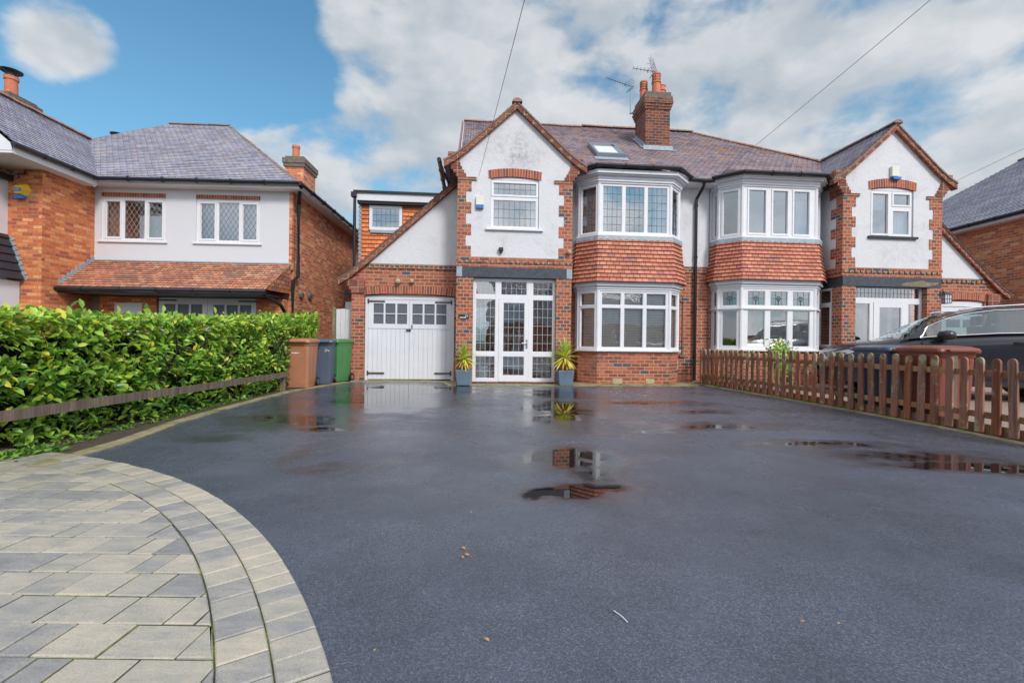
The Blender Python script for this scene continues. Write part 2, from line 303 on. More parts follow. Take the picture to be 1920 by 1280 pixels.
# ------------------------------------------------------------------ mesh building
def tag(o, label=None, cat=None, group=None, kind=None):
    if label: o['label'] = label
    if cat: o['category'] = cat
    if group: o['group'] = group
    if kind: o['kind'] = kind
    return o
def empty(name, loc=(0,0,0), rz=0, **k):
    o = bpy.data.objects.new(name, None); C.objects.link(o)
    o.location = loc; o.rotation_euler = (0, 0, rz); o.empty_display_size = .2
    return tag(o, **k)
class Map:
    """a wall face: a runs along it, z is up, d is depth inward"""
    def __init__(s, ox=0, oy=0, ang=0, oz=0):
        s.ox, s.oy, s.c, s.s, s.oz = ox, oy, cos(ang), sin(ang), oz
    def __call__(s, a, z, d): return (s.ox + a*s.c - d*s.s, s.oy + a*s.s + d*s.c, s.oz + z)
F0 = Map()
class MB:
    def __init__(s): s.v = []; s.f = []; s.uv = {}; s.tone = []
    def face(s, pts, uv=None, tone=None):
        b = len(s.v); s.v += [tuple(p) for p in pts]
        s.f.append(tuple(range(b, b+len(pts))))
        if uv: s.uv[len(s.f)-1] = uv
        if tone is not None:
            while len(s.tone) < len(s.f)-1: s.tone.append(.5)
            s.tone.append(tone)
    def hexa(s, p):   # p: 8 corners, bottom 0-3 ccw from above, top 4-7
        b = len(s.v); s.v += [tuple(q) for q in p]
        for q in ((0,3,2,1),(4,5,6,7),(0,1,5,4),(1,2,6,5),(2,3,7,6),(3,0,4,7)): s.f.append(tuple(b+i for i in q))
    def box(s, a0, a1, d0, d1, z0, z1, M=F0):
        s.hexa([M(a0,z0,d0), M(a1,z0,d0), M(a1,z0,d1), M(a0,z0,d1), M(a0,z1,d0), M(a1,z1,d0), M(a1,z1,d1), M(a0,z1,d1)])
    def prism(s, poly, d0, d1, M=F0):   # poly [(a,z)] ccw seen from the front
        n = len(poly); b = len(s.v)
        s.v += [M(a, z, d0) for a, z in poly] + [M(a, z, d1) for a, z in poly]
        s.f.append(tuple(range(b, b+n))); s.f.append(tuple(range(b+2*n-1, b+n-1, -1)))
        for i in range(n):
            j = (i+1) % n; s.f.append((b+i, b+n+i, b+n+j, b+j))
    def slab(s, poly, z0, z1):          # poly [(x,y)] ccw from above
        n = len(poly); b = len(s.v)
        s.v += [(x, y, z0) for x, y in poly] + [(x, y, z1) for x, y in poly]
        s.f.append(tuple(range(b+n-1, b-1, -1))); s.f.append(tuple(range(b+n, b+2*n)))
        for i in range(n):
            j = (i+1) % n; s.f.append((b+i, b+j, b+n+j, b+n+i))
    def panel(s, a0, a1, z0, z1, d0, d1, holes=(), M=F0, back=True):
        A = sorted({a0, a1, *[h[0] for h in holes], *[h[1] for h in holes]}); A = [a for a in A if a0-1e-9 <= a <= a1+1e-9]
        Z = sorted({z0, z1, *[h[2] for h in holes], *[h[3] for h in holes]}); Z = [z for z in Z if z0-1e-9 <= z <= z1+1e-9]
        def solid(i, j):
            if i < 0 or j < 0 or i >= len(A)-1 or j >= len(Z)-1: return False
            ca, cz = (A[i]+A[i+1])/2, (Z[j]+Z[j+1])/2
            return not any(h[0] < ca < h[1] and h[2] < cz < h[3] for h in holes)
        for i in range(len(A)-1):
            for j in range(len(Z)-1):
                if not solid(i, j): continue
                a, b_, z, w = A[i], A[i+1], Z[j], Z[j+1]
                s.face([M(a,z,d0), M(b_,z,d0), M(b_,w,d0), M(a,w,d0)])
                if back: s.face([M(b_,z,d1), M(a,z,d1), M(a,w,d1), M(b_,w,d1)])
                if not solid(i-1, j): s.face([M(a,z,d1), M(a,z,d0), M(a,w,d0), M(a,w,d1)])
                if not solid(i+1, j): s.face([M(b_,z,d0), M(b_,z,d1), M(b_,w,d1), M(b_,w,d0)])
                if not solid(i, j-1): s.face([M(a,z,d1), M(b_,z,d1), M(b_,z,d0), M(a,z,d0)])
                if not solid(i, j+1): s.face([M(a,w,d0), M(b_,w,d0), M(b_,w,d1), M(a,w,d1)])
    def tube(s, path, r, n=8, cap=True, r1=None):
        P = [Vector(p) for p in path]; b0 = len(s.v); L = len(P)
        for i, p in enumerate(P):
            d = (P[min(i+1, L-1)] - P[max(i-1, 0)]).normalized()
            u = d.cross(Vector((0, 0, 1)))
            if u.length < 1e-3: u = Vector((1, 0, 0))
            u.normalize(); w = u.cross(d)
            rr = r if r1 is None else r + (r1-r)*i/(L-1)
            for k in range(n):
                t = 2*pi*k/n; s.v.append(tuple(p + u*(rr*cos(t)) + w*(rr*sin(t))))
        for i in range(L-1):
            for k in range(n):
                a = b0+i*n+k; b = b0+i*n+(k+1) % n; s.f.append((a, a+n, b+n, b))
        if cap:
            s.f.append(tuple(b0+k for k in range(n))); s.f.append(tuple(b0+(L-1)*n+k for k in reversed(range(n))))
    def lathe(s, prof, cx, cy, n=16, cz=0, M=None):  # prof [(r,z)]
        b0 = len(s.v)
        for r, z in prof:
            for k in range(n):
                t = 2*pi*k/n; p = (cx+r*cos(t), cy+r*sin(t), cz+z)
                s.v.append(M @ Vector(p) if M else p)
        for i in range(len(prof)-1):
            for k in range(n):
                a = b0+i*n+k; b = b0+i*n+(k+1) % n; s.f.append((a, b, b+n, a+n))
        s.f.append(tuple(b0+k for k in reversed(range(n)))); s.f.append(tuple(b0+(len(prof)-1)*n+k for k in range(n)))
    def build(s, name, mat, parent=None, smooth=False, bevel=0, **k):
        me = bpy.data.meshes.new(name); me.from_pydata([tuple(v) for v in s.v], [], s.f)
        me.materials.append(MATS[mat])
        nv = len(me.loops); co = np.empty(len(me.vertices)*3); me.vertices.foreach_get('co', co); co = co.reshape(-1, 3)
        li = np.empty(nv, int); me.loops.foreach_get('vertex_index', li)
        fn = np.empty(len(me.polygons)*3); me.polygons.foreach_get('normal', fn); fn = fn.reshape(-1, 3)
        lt = np.empty(len(me.polygons), int); me.polygons.foreach_get('loop_total', lt)
        N_ = np.repeat(fn, lt, axis=0); P = co[li]
        h = np.hypot(N_[:, 0], N_[:, 1]); flat = h < .2
        hh = np.where(flat, 1, h)
        T = np.stack([-N_[:, 1]/hh, N_[:, 0]/hh, np.zeros(nv)], 1); T[flat] = (1, 0, 0)
        B = np.cross(N_, T); B[flat] = (0, 1, 0)
        uv = np.stack([(P*T).sum(1), (P*B).sum(1)], 1)
        if s.uv:
            st = np.concatenate([[0], np.cumsum(lt)])
            for fi, u in s.uv.items(): uv[st[fi]:st[fi]+len(u)] = u
        L = me.uv_layers.new(name='UVMap'); L.data.foreach_set('uv', uv.ravel().astype(np.float32))
        if s.tone:
            while len(s.tone) < len(s.f): s.tone.append(.5)
            at = me.attributes.new('tone', 'FLOAT', 'FACE'); at.data.foreach_set('value', np.array(s.tone, np.float32))
        if smooth: me.shade_smooth()
        o = bpy.data.objects.new(name, me); C.objects.link(o)
        if parent: o.parent = parent
        if bevel:
            b = o.modifiers.new('bevel', 'BEVEL'); b.width = bevel; b.segments = 2; b.limit_method = 'ANGLE'; b.angle_limit = radians(40)
        return tag(o, **k)
def clip(poly, f):   # keep f(p) >= 0
    out = []
    for i in range(len(poly)):
        a, b = poly[i], poly[(i+1) % len(poly)]; fa, fb = f(a), f(b)
        if fa >= 0: out.append(a)
        if (fa >= 0) != (fb >= 0):
            t = fa/(fa-fb); out.append(tuple(x+(y-x)*t for x, y in zip(a, b)))
    return out
def tiled(mb, poly, course=.13, lift=.022, v0=None, jit=.004):
    """plain tiles laid in stepped courses on one roof slope; poly is planar, in 3D"""
    P = [Vector(p) for p in poly]
    n = Vector((0, 0, 0))
    for i in range(len(P)): n += (P[i]-P[0]).cross(P[(i+1) % len(P)]-P[0])
    n.normalize()
    if n.z < 0: n = -n
    t = Vector((-n.y, n.x, 0)).normalized(); b = n.cross(t)
    if b.z < 0: b = -b; t = -t
    o = P[0]; q = [((p-o).dot(t), (p-o).dot(b)) for p in P]
    ou, ov = o.dot(t), o.dot(b)
    lo = min(p[1] for p in q); hi = max(p[1] for p in q)
    k = 0; y = lo
    back = lambda u, v, h: o + t*u + b*v + n*h
    while y < hi-1e-4:
        y2 = y+course
        s_ = clip(clip(q, lambda p: p[1]-y), lambda p: y2-p[1])
        if len(s_) >= 3:
            j = random.uniform(-jit, jit)
            pts = [back(u, v, .004+(lift+j)*(1-(v-y)/course)) for u, v in s_]
            mb.face(pts, uv=[(u+ou, (k+(v-y)/course*.98+.01)*.11) for u, v in s_])
            lowp = [p for p in s_ if abs(p[1]-y) < 1e-6]
            if len(lowp) >= 2:
                ua, ub = min(p[0] for p in lowp), max(p[0] for p in lowp)
                mb.face([back(ua, y, 0), back(ub, y, 0), back(ub, y, .004+lift+j), back(ua, y, .004+lift+j)], uv=[(ua+ou, k*.11+.02), (ub+ou, k*.11+.02), (ub+ou, k*.11+.05), (ua+ou, k*.11+.05)])
        y = y2; k += 1
def ridge(mb, p0, p1, r=.11, seg=.32, flat=.75):
    a, b = Vector(p0), Vector(p1); L = (b-a).length; d = (b-a)/L
    u = Vector((-d.y, d.x, 0)); u = u.normalized() if u.length > 1e-4 else Vector((1,0,0)); w = d.cross(u)
    if w.z < 0: w = -w
    n = max(1, round(L/seg))
    for i in range(n):
        s0, s1 = L*i/n, L*(i+1)/n-.006
        j = random.uniform(-.006, .008)
        ra, rb = r*1.05, r*.97
        ring = []
        for s_, rr in ((s0, ra), (s1, rb)):
            ring.append([a + d*s_ + u*(rr*cos(t)) + w*(rr*sin(t)*flat+j-.01) for t in [pi*k/6 for k in range(7)]])
        for k in range(6): mb.face([ring[0][k], ring[1][k], ring[1][k+1], ring[0][k+1]])
        mb.face(list(reversed(ring[0]))); mb.face(ring[1])
def dup(o, loc, rz, **k):
    c = o.copy(); C.objects.link(c); c.location = loc; c.rotation_euler = (0, 0, rz); tag(c, **k)
    for ch in o.children:
        e = ch.copy(); C.objects.link(e); e.parent = c
        for g in ch.children:
            h = g.copy(); C.objects.link(h); h.parent = e
    return c
SKY_STRENGTH, CLOUD, SKY_TINT, EXPOSURE = .10, 7.6, (.78, 1.40, 1.46), 0.13
# ------------------------------------------------------------------ windows
def curtain_strip(mb, M, a0, a1, z0, z1, d, amp=.025, wave=.11):
    n = max(4, int((a1-a0)/.02)); pr = None
    ph = random.random()*6
    for i in range(n+1):
        a = a0+(a1-a0)*i/n; q = M(a, z0, d+amp*sin(ph+2*pi*(a-a0)/wave)); w = M(a, z1, d+amp*sin(ph+2*pi*(a-a0)/wave))
        if pr: mb.face([pr[0], q, w, pr[1]])
        pr = (q, w)
def lead_bars(mb, M, r, d, kind, w=.0085):
    a0, a1, z0, z1 = r
    if kind[0] == 'grid':
        nx, nz = max(1, round((a1-a0)/kind[1])), max(1, round((z1-z0)/kind[2]))
        for i in range(1, nx): mb.box(a0+(a1-a0)*i/nx-w/2, a0+(a1-a0)*i/nx+w/2, d-.003, d, z0, z1, M)
        for i in range(1, nz): mb.box(a0, a1, d-.0045, d-.0005, z0+(z1-z0)*i/nz-w/2, z0+(z1-z0)*i/nz+w/2, M)
    else:
        pw, ph = kind[1], kind[2]; k = ph/pw
        for sg in (1, -1):
            c0 = -int((z1-z0)/ph)-3
            for i in range(c0, int((a1-a0)/pw)+int((z1-z0)/ph)+4):
                # line z = sg*k*(a-a0) + i*ph
                base = z0+i*ph*1.0 if sg == -1 else z1-i*ph*1.0
                pts = []
                f = lambda a: base + sg*k*(a-a0)
                A = [a0, a1]
                ts = sorted({a0, a1, *[a0+(zz-base)/(sg*k) for zz in (z0, z1)]})
                ts = [a for a in ts if a0-1e-9 <= a <= a1+1e-9 and z0-1e-6 <= f(a) <= z1+1e-6]
                if len(ts) < 2: continue
                p, q = ts[0], ts[-1]
                if q-p < .01: continue
                h = w*.62
                mb.face([M(p, f(p)-h, d-.002*(2+sg)), M(q, f(q)-h, d-.002*(2+sg)), M(q, f(q)+h, d-.002*(2+sg)), M(p, f(p)+h, d-.002*(2+sg))])
def glaze(par, M, frames, panes, d=.05, fd=.07, casement=(), lead=None, mat='upvc', gm='glass', leadmat='leading', extra=None, label=None, name='window', leadsel=None):
    """frames: [(a0,a1,z0,z1)] outer rects; several faces may share one object through lists of (M, rect, panes)"""
    faces = M if isinstance(M, list) else [(M, frames, panes, casement)]
    fb, gb, lb = MB(), MB(), MB(); ld = False
    for (m, fr, ps, cs) in faces:
        fb.panel(*fr, d, d+fd, ps, m)
        for c in cs: fb.panel(c[0]-.042, c[1]+.042, c[2]-.042, c[3]+.042, d-.016, d-.0005, [c], m, back=False)
        for p in ps:
            gb.face([m(p[0], p[2], d+.03), m(p[1], p[2], d+.03), m(p[1], p[3], d+.03), m(p[0], p[3], d+.03)])
            # beads
            fb.panel(p[0], p[1], p[2], p[3], d+.012, d+.029, [(p[0]+.012, p[1]-.012, p[2]+.012, p[3]-.012)], m, back=False)
            if lead and (leadsel is None or leadsel(p)): lead_bars(lb, m, p, d+.0285, lead); ld = True
    if extra: extra(fb)
    w = fb.build(name, mat, par, label=label)
    gb.build('pane', gm, w)
    if ld: lb.build('leading', leadmat, w)
    return w
def room(par, M, a0, a1, z0, z1, d0=.13, d1=1.6, mat='room'):
    mb = MB(); f = mb.face
    f([M(a0,z0,d1), M(a1,z0,d1), M(a1,z1,d1), M(a0,z1,d1)])
    f([M(a0,z0,d0), M(a0,z0,d1), M(a0,z1,d1), M(a0,z1,d0)])
    f([M(a1,z0,d0), M(a1,z0,d1), M(a1,z1,d1), M(a1,z1,d0)])
    f([M(a0,z0,d0), M(a1,z0,d0), M(a1,z0,d1), M(a0,z0,d1)])
    f([M(a0,z1,d0), M(a1,z1,d0), M(a1,z1,d1), M(a0,z1,d1)])
    return mb.build('interior', mat, par)
def arch(par, M, a0, a1, zs, zc, h, d0, d1, mat='brick_arch', n=18, name='brick_arch'):
    """segmental arch: springing zs, crown zc, ring height h"""
    mb = MB(); ac = (a0+a1)/2; w = (a1-a0)/2
    lo = lambda a: zs+(zc-zs)*(1-((a-ac)/w)**2)
    for i in range(n):
        p, q = a0+(a1-a0)*i/n, a0+(a1-a0)*(i+1)/n
        pp, qq = ac+(p-ac)*1.02, ac+(q-ac)*1.02
        mb.face([M(p,lo(p),d0), M(q,lo(q),d0), M(qq,lo(q)+h,d0), M(pp,lo(p)+h,d0)], uv=[(p,.02),(q,.02),(q,.45),(p,.45)])
        mb.face([M(pp,lo(p)+h,d0), M(qq,lo(q)+h,d0), M(qq,lo(q)+h,d1), M(pp,lo(p)+h,d1)])
        mb.face([M(p,lo(p),d1), M(q,lo(q),d1), M(q,lo(q),d0), M(p,lo(p),d0)])
    mb.face([M(a0,zs,d1), M(a0,zs,d0), M(ac-w*1.02,zs+h,d0), M(ac-w*1.02,zs+h,d1)])
    mb.face([M(a1,zs,d0), M(a1,zs,d1), M(ac+w*1.02,zs+h,d1), M(ac+w*1.02,zs+h,d0)])
    return mb.build(name, mat, par)
def offpoly(P, o):
    n = len(P); L = []
    for i in range(n-1):
        t = Vector((P[i+1][0]-P[i][0], P[i+1][1]-P[i][1])).normalized()
        out = Vector((t.y, -t.x)); L.append((Vector(P[i])+out*o, t, out))
    R_ = [tuple(L[0][0])]
    for i in range(1, n-1):
        p, t, _ = L[i-1]; q, s_, _ = L[i]
        den = t.x*s_.y-t.y*s_.x
        k = ((q.x-p.x)*s_.y-(q.y-p.y)*s_.x)/den
        R_.append(tuple(p+t*k))
    e = L[-1]; R_.append(tuple(Vector(P[-1])+e[2]*o))
    return R_
def facets(P):
    out = []
    for i in range(len(P)-1):
        dx, dy = P[i+1][0]-P[i][0], P[i+1][1]-P[i][1]
        out.append((Map(P[i][0], P[i][1], atan2(dy, dx)), sqrt(dx*dx+dy*dy)))
    return out
def apron(par, P, z0, z1, courses, topoff, botoff):
    mb = MB(); ch = (z1-z0)/courses
    off = lambda z: topoff+(botoff-topoff)*((z1-z)/(z1-z0))**1.5
    for k in range(courses):
        za, zb = z0+k*ch, z0+(k+1)*ch
        A = offpoly(P, off(za)+.030); B = offpoly(P, off(zb)+.004); A2 = offpoly(P, off(za)-.01)
        u = 0
        for i in range(len(P)-1):
            # split each face so the corner tiles read as cut
            la = sqrt((A[i+1][0]-A[i][0])**2+(A[i+1][1]-A[i][1])**2); j = random.uniform(-.002, .003)
            mb.face([(*A[i], za), (*A[i+1], za), (*B[i+1], zb), (*B[i], zb)], uv=[(u, k*.1+.001), (u+la, k*.1+.001), (u+la, k*.1+.098), (u, k*.1+.098)])
            mb.face([(*A2[i], za), (*A2[i+1], za), (*A[i+1], za), (*A[i], za)], uv=[(u, k*.1)]*4)
            u += la + .06
    return mb.build('tile_hanging', 'tile_hung', par)
def flash(par, P, z, off, top):
    """lead flashing with a scalloped lower edge above the tile hanging"""
    mb = MB(); A = offpoly(P, off)
    for (m, L) in facets(A):
        n = max(1, round(L/.165)); s_ = L/n
        for i in range(n*4):
            a, b = L*i/(n*4), L*(i+1)/(n*4)
            f = lambda a: z+.035*abs(sin(pi*(a/s_)))*1.0
            mb.face([m(a, f(a)-.02, 0), m(b, f(b)-.02, 0), m(b, top, .01), m(a, top, .01)])
    return mb.build('lead_flashing', 'lead', par)
def bay_poly(P, o, back=.86):
    Q = offpoly(P, o); return [(Q[0][0], back)] + [(x, y) for x, y in Q[1:-1]] + [(Q[-1][0], back)]
def bay(par, P, zl, zu, rows_l, rows_u, front_l, front_u, mg_l, mg_u, lead_l, lead_u, left_split_u, tag_, gml, gmu, leadmats):
    # brick plinth
    mb = MB()
    for (m, L) in facets(P): mb.panel(0, L, 0, zl[0]-.05, 0, .1, [], m)
    mb.build('bay_wall', 'brick_red', par)
    res = []
    for which, z, rows, front, mg, lead, gm, lm in (('l', zl, rows_l, front_l, mg_l, lead_l, gml, leadmats[0]), ('u', zu, rows_u, front_u, mg_u, lead_u, gmu, leadmats[1])):
        faces = []
        for i, (m, L) in enumerate(facets(P)):
            if i == 2:
                cols = [(L/2-(P[3][0]+P[2][0])/2+0+c[0], L/2-(P[3][0]+P[2][0])/2+c[1]) for c in front]
            else: cols = [(mg[0], L-mg[0])]
            rr = rows
            if which == 'u' and left_split_u and i in (0, 4): rr = [(z[0]+.07, z[0]+.74), (z[0]+.84, z[1]-.06)]
            ps = [(c[0], c[1], r[0], r[1]) for c in cols for r in rr]
            cs = ps if (i == 1 and mg[1]) or (i == 0 and which == 'u') else ()
            if tag_ == 'nb' and which == 'u': cs = ps
            faces.append((m, (0, L, z[0], z[1]), ps, cs))
        def ex(fb, z=z, P=P):
            for (x, y) in P[1:-1]: fb.lathe([(.05, z[0]), (.05, z[1])], x+(.018 if x < (P[0][0]+P[-1][0])/2 else -.018), y+.025, 8)
        w = glaze(par, faces, None, None, d=0, fd=.07, lead=lead, gm=gm, leadmat=lm, extra=ex, name='bay_window',
                  leadsel=(lambda p, r=rows: p[3] > 2.1) if (tag_ == 'nb' and which == 'l') else None)
        s_ = MB(); s_.slab(bay_poly(P, .07), z[0]-.05, z[0]-.012); s_.slab(bay_poly(P, .02), z[0]-.012, z[0]); s_.build('sill', 'upvc' if tag_ == 'main' or which == 'l' else 'upvc', w)
        res.append(w)
    # fascia under tile hanging and cornice above
    mb = MB()
    for z0, z1, o in ((zl[1], zl[1]+.05, .02), (zl[1]+.05, zl[1]+.12, .045), (zl[1]+.12, zl[1]+.2, .10), (zl[1]+.2, zl[1]+.24, .085)): mb.slab(bay_poly(P, o), z0, z1-.001)
    mb.build('fascia', 'white_paint', par)
    mb = MB()
    for z0, z1, o in ((zu[1], zu[1]+.045, .03), (zu[1]+.045, zu[1]+.10, .06), (zu[1]+.10, zu[1]+.17, .075), (zu[1]+.17, zu[1]+.20, .15), (zu[1]+.20, zu[1]+.29, .20)): mb.slab(bay_poly(P, o), z0, z1-.001)
    mb.build('cornice', 'white_paint', par)
    flash(par, P, zu[0]-.15, .075, zu[0]-.045)
    apron(par, P, zl[1]+.22, zu[0]-.085, 11, .045, .17)
    return res
def gutter(mb, path, r=.055):
    mb.tube(path, r, 8)
    for a, b in zip(path[:-1], path[1:]):
        A, B = Vector(a), Vector(b); n = int((B-A).length/.9)
        for i in range(1, n+1):
            p = A+(B-A)*i/(n+1); d = (B-A).normalized()*.02; mb.tube([p-d, p+d], r*1.25, 8)
# ------------------------------------------------------------------ the pair of semi-detached houses
TH = .085
def semi(par, X, nb):
    """X maps the left house's own u to this house's u (identity or mirrored)"""
    mir = X(0) != 0
    U = lambda a, b: tuple(sorted((X(a), X(b))))
    PL = lambda poly: [(X(a), z) for a, z in (reversed(poly) if mir else poly)]
    def bx(mb, a0, a1, d0, d1, z0, z1): mb.box(*U(a0, a1), d0, d1, z0, z1)
    c = .05
    # --- garage wall, brick below and rendered triangle above
    dr = (-3.76, -1.45, 0, 2.24) if not nb else (-3.70, -2.33, 0, 2.42)
    mb = MB(); a, b = U(-4.08, -1.36)
    h = U(dr[0], dr[1]); mb.panel(a, b, 0, 2.84, .85, 1.0, [(h[0], h[1], 0, dr[3])])
    mb.prism(PL([(-4.08, 2.84), (-1.36, 2.84), (-1.36, 3.02), (-3.70, 3.02)] ), .85, 1.0)
    if not nb:
        mb.panel(*U(-4.08, -3.98), 0, 2.6, 1.0, 5, [])
    mb.build('garage_wall', 'brick_red', par)
    mb = MB(); bx(mb, -3.72, -1.37, .835, .85, 2.915, 2.985); mb.build('brick_band', 'brick_header', par)
    mb = MB()
    for i in range(15): bx(mb, -3.66+i*.156, -3.56+i*.156, .81, .835, 2.905, 2.975)
    mb.build('dentil_course', 'brick_header', par)
    mb = MB(); mb.prism(PL([(-3.68, 3.02), (-1.36, 3.02), (-1.36, 5.13)]), .84, .95); mb.build('render_wall', 'render_white', par)
    # corbel at the eaves end
    mb = MB()
    for i, o in enumerate((0, .05, .1, .14)): bx(mb, -4.08-o, -3.75, .80, .95, 2.25+i*.088, 2.25+(i+1)*.088-.004)
    mb.build('corbel', 'brick_verge', par)
    # catslide roof and its verge
    vp = [(-4.40, 2.60), (-4.12, 2.78), (-3.72, 3.12), (-1.30, 5.36)]
    mb = MB()
    for (p, q) in zip(vp[:-1], vp[1:]):
        tiled(mb, [(X(p[0]), .70, p[1]), (X(q[0]), .70, q[1]), (X(q[0]), 4.2, q[1]), (X(p[0]), 4.2, p[1])])
    mb.build('catslide_roof', 'tile_roof', par)
    def verge(pts, n0, side, nm='verge', bm='brick_verge'):
        b1, b2, b3 = MB(), MB(), MB()
        for (p, q) in zip(pts[:-1], pts[1:]):
            L = sqrt((q[0]-p[0])**2+(q[1]-p[1])**2)
            for mbb, lo, hi, dd in ((b1, -.16, -.055, 0), (b2, -.055, -.028, .012)):
                mbb.prism(PL([(p[0], p[1]+lo), (q[0], q[1]+lo), (q[0], q[1]+hi), (p[0], p[1]+hi)] if p[0] < q[0] else [(q[0], q[1]+lo), (p[0], p[1]+lo), (p[0], p[1]+hi), (q[0], q[1]+hi)]), n0+dd, n0+.16)
            k = max(1, round(L/.105)); 
            for i in range(k):
                f = lambda t: (p[0]+(q[0]-p[0])*t, p[1]+(q[1]-p[1])*t)
                (x0, z0_), (x1, z1_) = f(i/k), f((i+1)/k)
                up = .0 if q[1] > p[1] else .012
                j = random.uniform(-.004, .006)
                za, zb = (z0_+.03, z1_+.012) if q[1] > p[1] else (z0_+.012, z1_+.03)
                pl = [(x0, z0_-.027), (x1, z1_-.027), (x1, zb+j), (x0, za+j)]
                if x0 > x1: pl = [(x1, z1_-.027), (x0, z0_-.027), (x0, za+j), (x1, zb+j)]
                b3.prism(PL(pl), n0-.02+j, n0+.2)
        v = b1.build(nm, bm, par); b2.build('mortar_bed', 'mortar', v); b3.build('verge_tile', 'tile_edge', v)
    verge(vp, .74, 1)
    # --- porch piers, beam, band
    for a_, b_ in ((-1.37, -.965), (1.085, 1.47)):
        mb = MB(); bx(mb, a_, b_, 0, .34, 0, 2.615); mb.build('porch_pier', 'brick_quoin', par)
    mb = MB()
    mb.panel(*U(1.36, 1.47), 0, 1.0, .34, .87, [])
    mb.build('porch_side_wall', 'brick_red', par)
    mb = MB(); bx(mb, -1.36, 1.46, -.012, .2, 2.617, 2.868); bx(mb, 1.30, 1.462, .2, .849, 2.617, 2.866); bx(mb, -1.36, -1.2, .2, .849, 2.617, 2.866)
    mb.build('beam', 'dark_beam' if not nb else 'dark_beam', par)
    if not nb:
        for a_, b_ in ((-1.375, -1.24), (1.34, 1.48)): mb = MB(); bx(mb, a_, b_, -.022, .0, 2.62, 2.862); mb.build('beam_end_cap', 'lead', par)
    mb = MB()
    for z0, z1, o in ((2.868, 2.95, .012), (2.95, 3.028, 0), (3.028, 3.108, .016)):
        bx(mb, -1.37-o, 1.47+o, -o, .13, z0, z1); bx(mb, 1.30, 1.47+o, .13, .85, z0, z1)
    mb.build('brick_band', 'brick_red', par)
    mb = MB()
    for i in range(18): bx(mb, -1.34+i*.157, -1.235+i*.157, -.030, .0, 2.955, 3.022)
    for i in range(5): mb.box(*U(1.47, 1.50), .05+i*.157, .155+i*.157, 2.955, 3.022)
    mb.build('dentil_course', 'brick_header', par)
    # --- gable wall
    win = U(-.57, .63) + (3.82, 5.10) if not nb else (9.46, 10.69, 3.94, 5.26)
    mb = MB(); mb.panel(*U(-1.36, 1.46), 3.108, 5.30, .012, .13, [win])
    mb.prism(PL([(-1.36, 5.30), (1.46, 5.30), (1.46, 5.50), (c, 6.76), (-1.36, 5.50)]), .012, .13)
    mb.panel(*U(1.34, 1.458), 3.108, 5.30, .13, .85, [], F0)
    mb.build('render_wall', 'render_white' if nb else 'render_gable', par)
    # quoins
    for side_ in (0, 1):
        mb = MB(); z = 3.108; k = 0
        while z < 4.80:
            w = (.335, .205)[k % 2] if not nb else (.36, .25)[k % 2]; hgt = .266
            if side_ == 0: bx(mb, -1.37, -1.37+w, -.004, .10, z, z+hgt)
            else:
                bx(mb, 1.47-w, 1.474, -.004, .10, z, z+hgt)
                bx(mb, 1.40, 1.474, .10, (.22, .40)[k % 2], z, z+hgt)
            z += hgt; k += 1
        mb.build('quoin', 'brick_quoin', par)
    zt = z
    for s_ in (-1, 1):
        mb = MB(); e = -1.37 if s_ < 0 else 1.47
        for i, (o, inn) in enumerate(((0, .46), (.05, .20), (.11, .15), (.17, .10), (.22, .06), (.24, .04), (.25, .03), (.25, .03))):
            z0 = zt+i*.083
            bx(mb, e+s_*o, e-s_*inn, -.02-.003*i, .12, z0, z0+.078)
            if s_ > 0 and i < 5: bx(mb, e-.06, e+s_*o*.9, .12, .46-.05*i, z0, z0+.078)
        mb.build('kneeler', 'brick_verge', par)
    gv = [(c-1.76, 5.40), (c-1.5, 5.56), (c-1.2, 5.80), (c, 6.90), (c+1.2, 5.80), (c+1.5, 5.56), (c+1.76, 5.40)]
    verge(gv, -.09, 1)
    mb = MB()
    for (p, q) in zip(gv[:-1], gv[1:]):
        tiled(mb, [(X(p[0]), -.10, p[1]), (X(q[0]), -.10, q[1]), (X(q[0]), 3.0, q[1]), (X(p[0]), 3.0, p[1])])
    mb.build('gable_roof', 'tile_roof' if not nb else 'tile_roof_grey', par)
    mb = MB(); ridge(mb, (X(c), -.14, 6.90), (X(c), 2.95, 6.90), .12)
    mb.build('ridge_tile', 'ridge_red' if not nb else 'ridge_grey', par)
    # --- main wall
    lo, hi = 1.47, (5.11 if nb else 5.03)
    mb = MB(); ha = U(1.86, 4.40)
    mb.panel(*U(lo, hi), 0, 3.15, .85, .97, [(ha[0], ha[1], .12, 2.32)]); mb.build('wall', 'brick_red', par)
    mb = MB(); mb.panel(*U(lo, hi), 3.15, 5.36, .835, .97, [(ha[0], ha[1], 3.85, 5.0)]); mb.build('render_wall', 'render_white', par)
    mb = MB(); bx(mb, lo, hi, .825, .849, 2.99, 3.07); mb.build('brick_band', 'brick_header', par)
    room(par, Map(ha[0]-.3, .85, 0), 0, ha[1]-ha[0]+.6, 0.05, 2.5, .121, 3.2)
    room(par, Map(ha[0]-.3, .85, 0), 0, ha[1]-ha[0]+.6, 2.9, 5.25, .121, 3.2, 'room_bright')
    # soffit, eaves
    mb = MB(); bx(mb, 1.6, hi, .44, .834, 5.29, 5.35); mb.build('soffit', 'white_paint', par)
    # --- roof
    ez, en, rz, rn = 5.36, .40, 8.98, 5.4
    mb = MB()
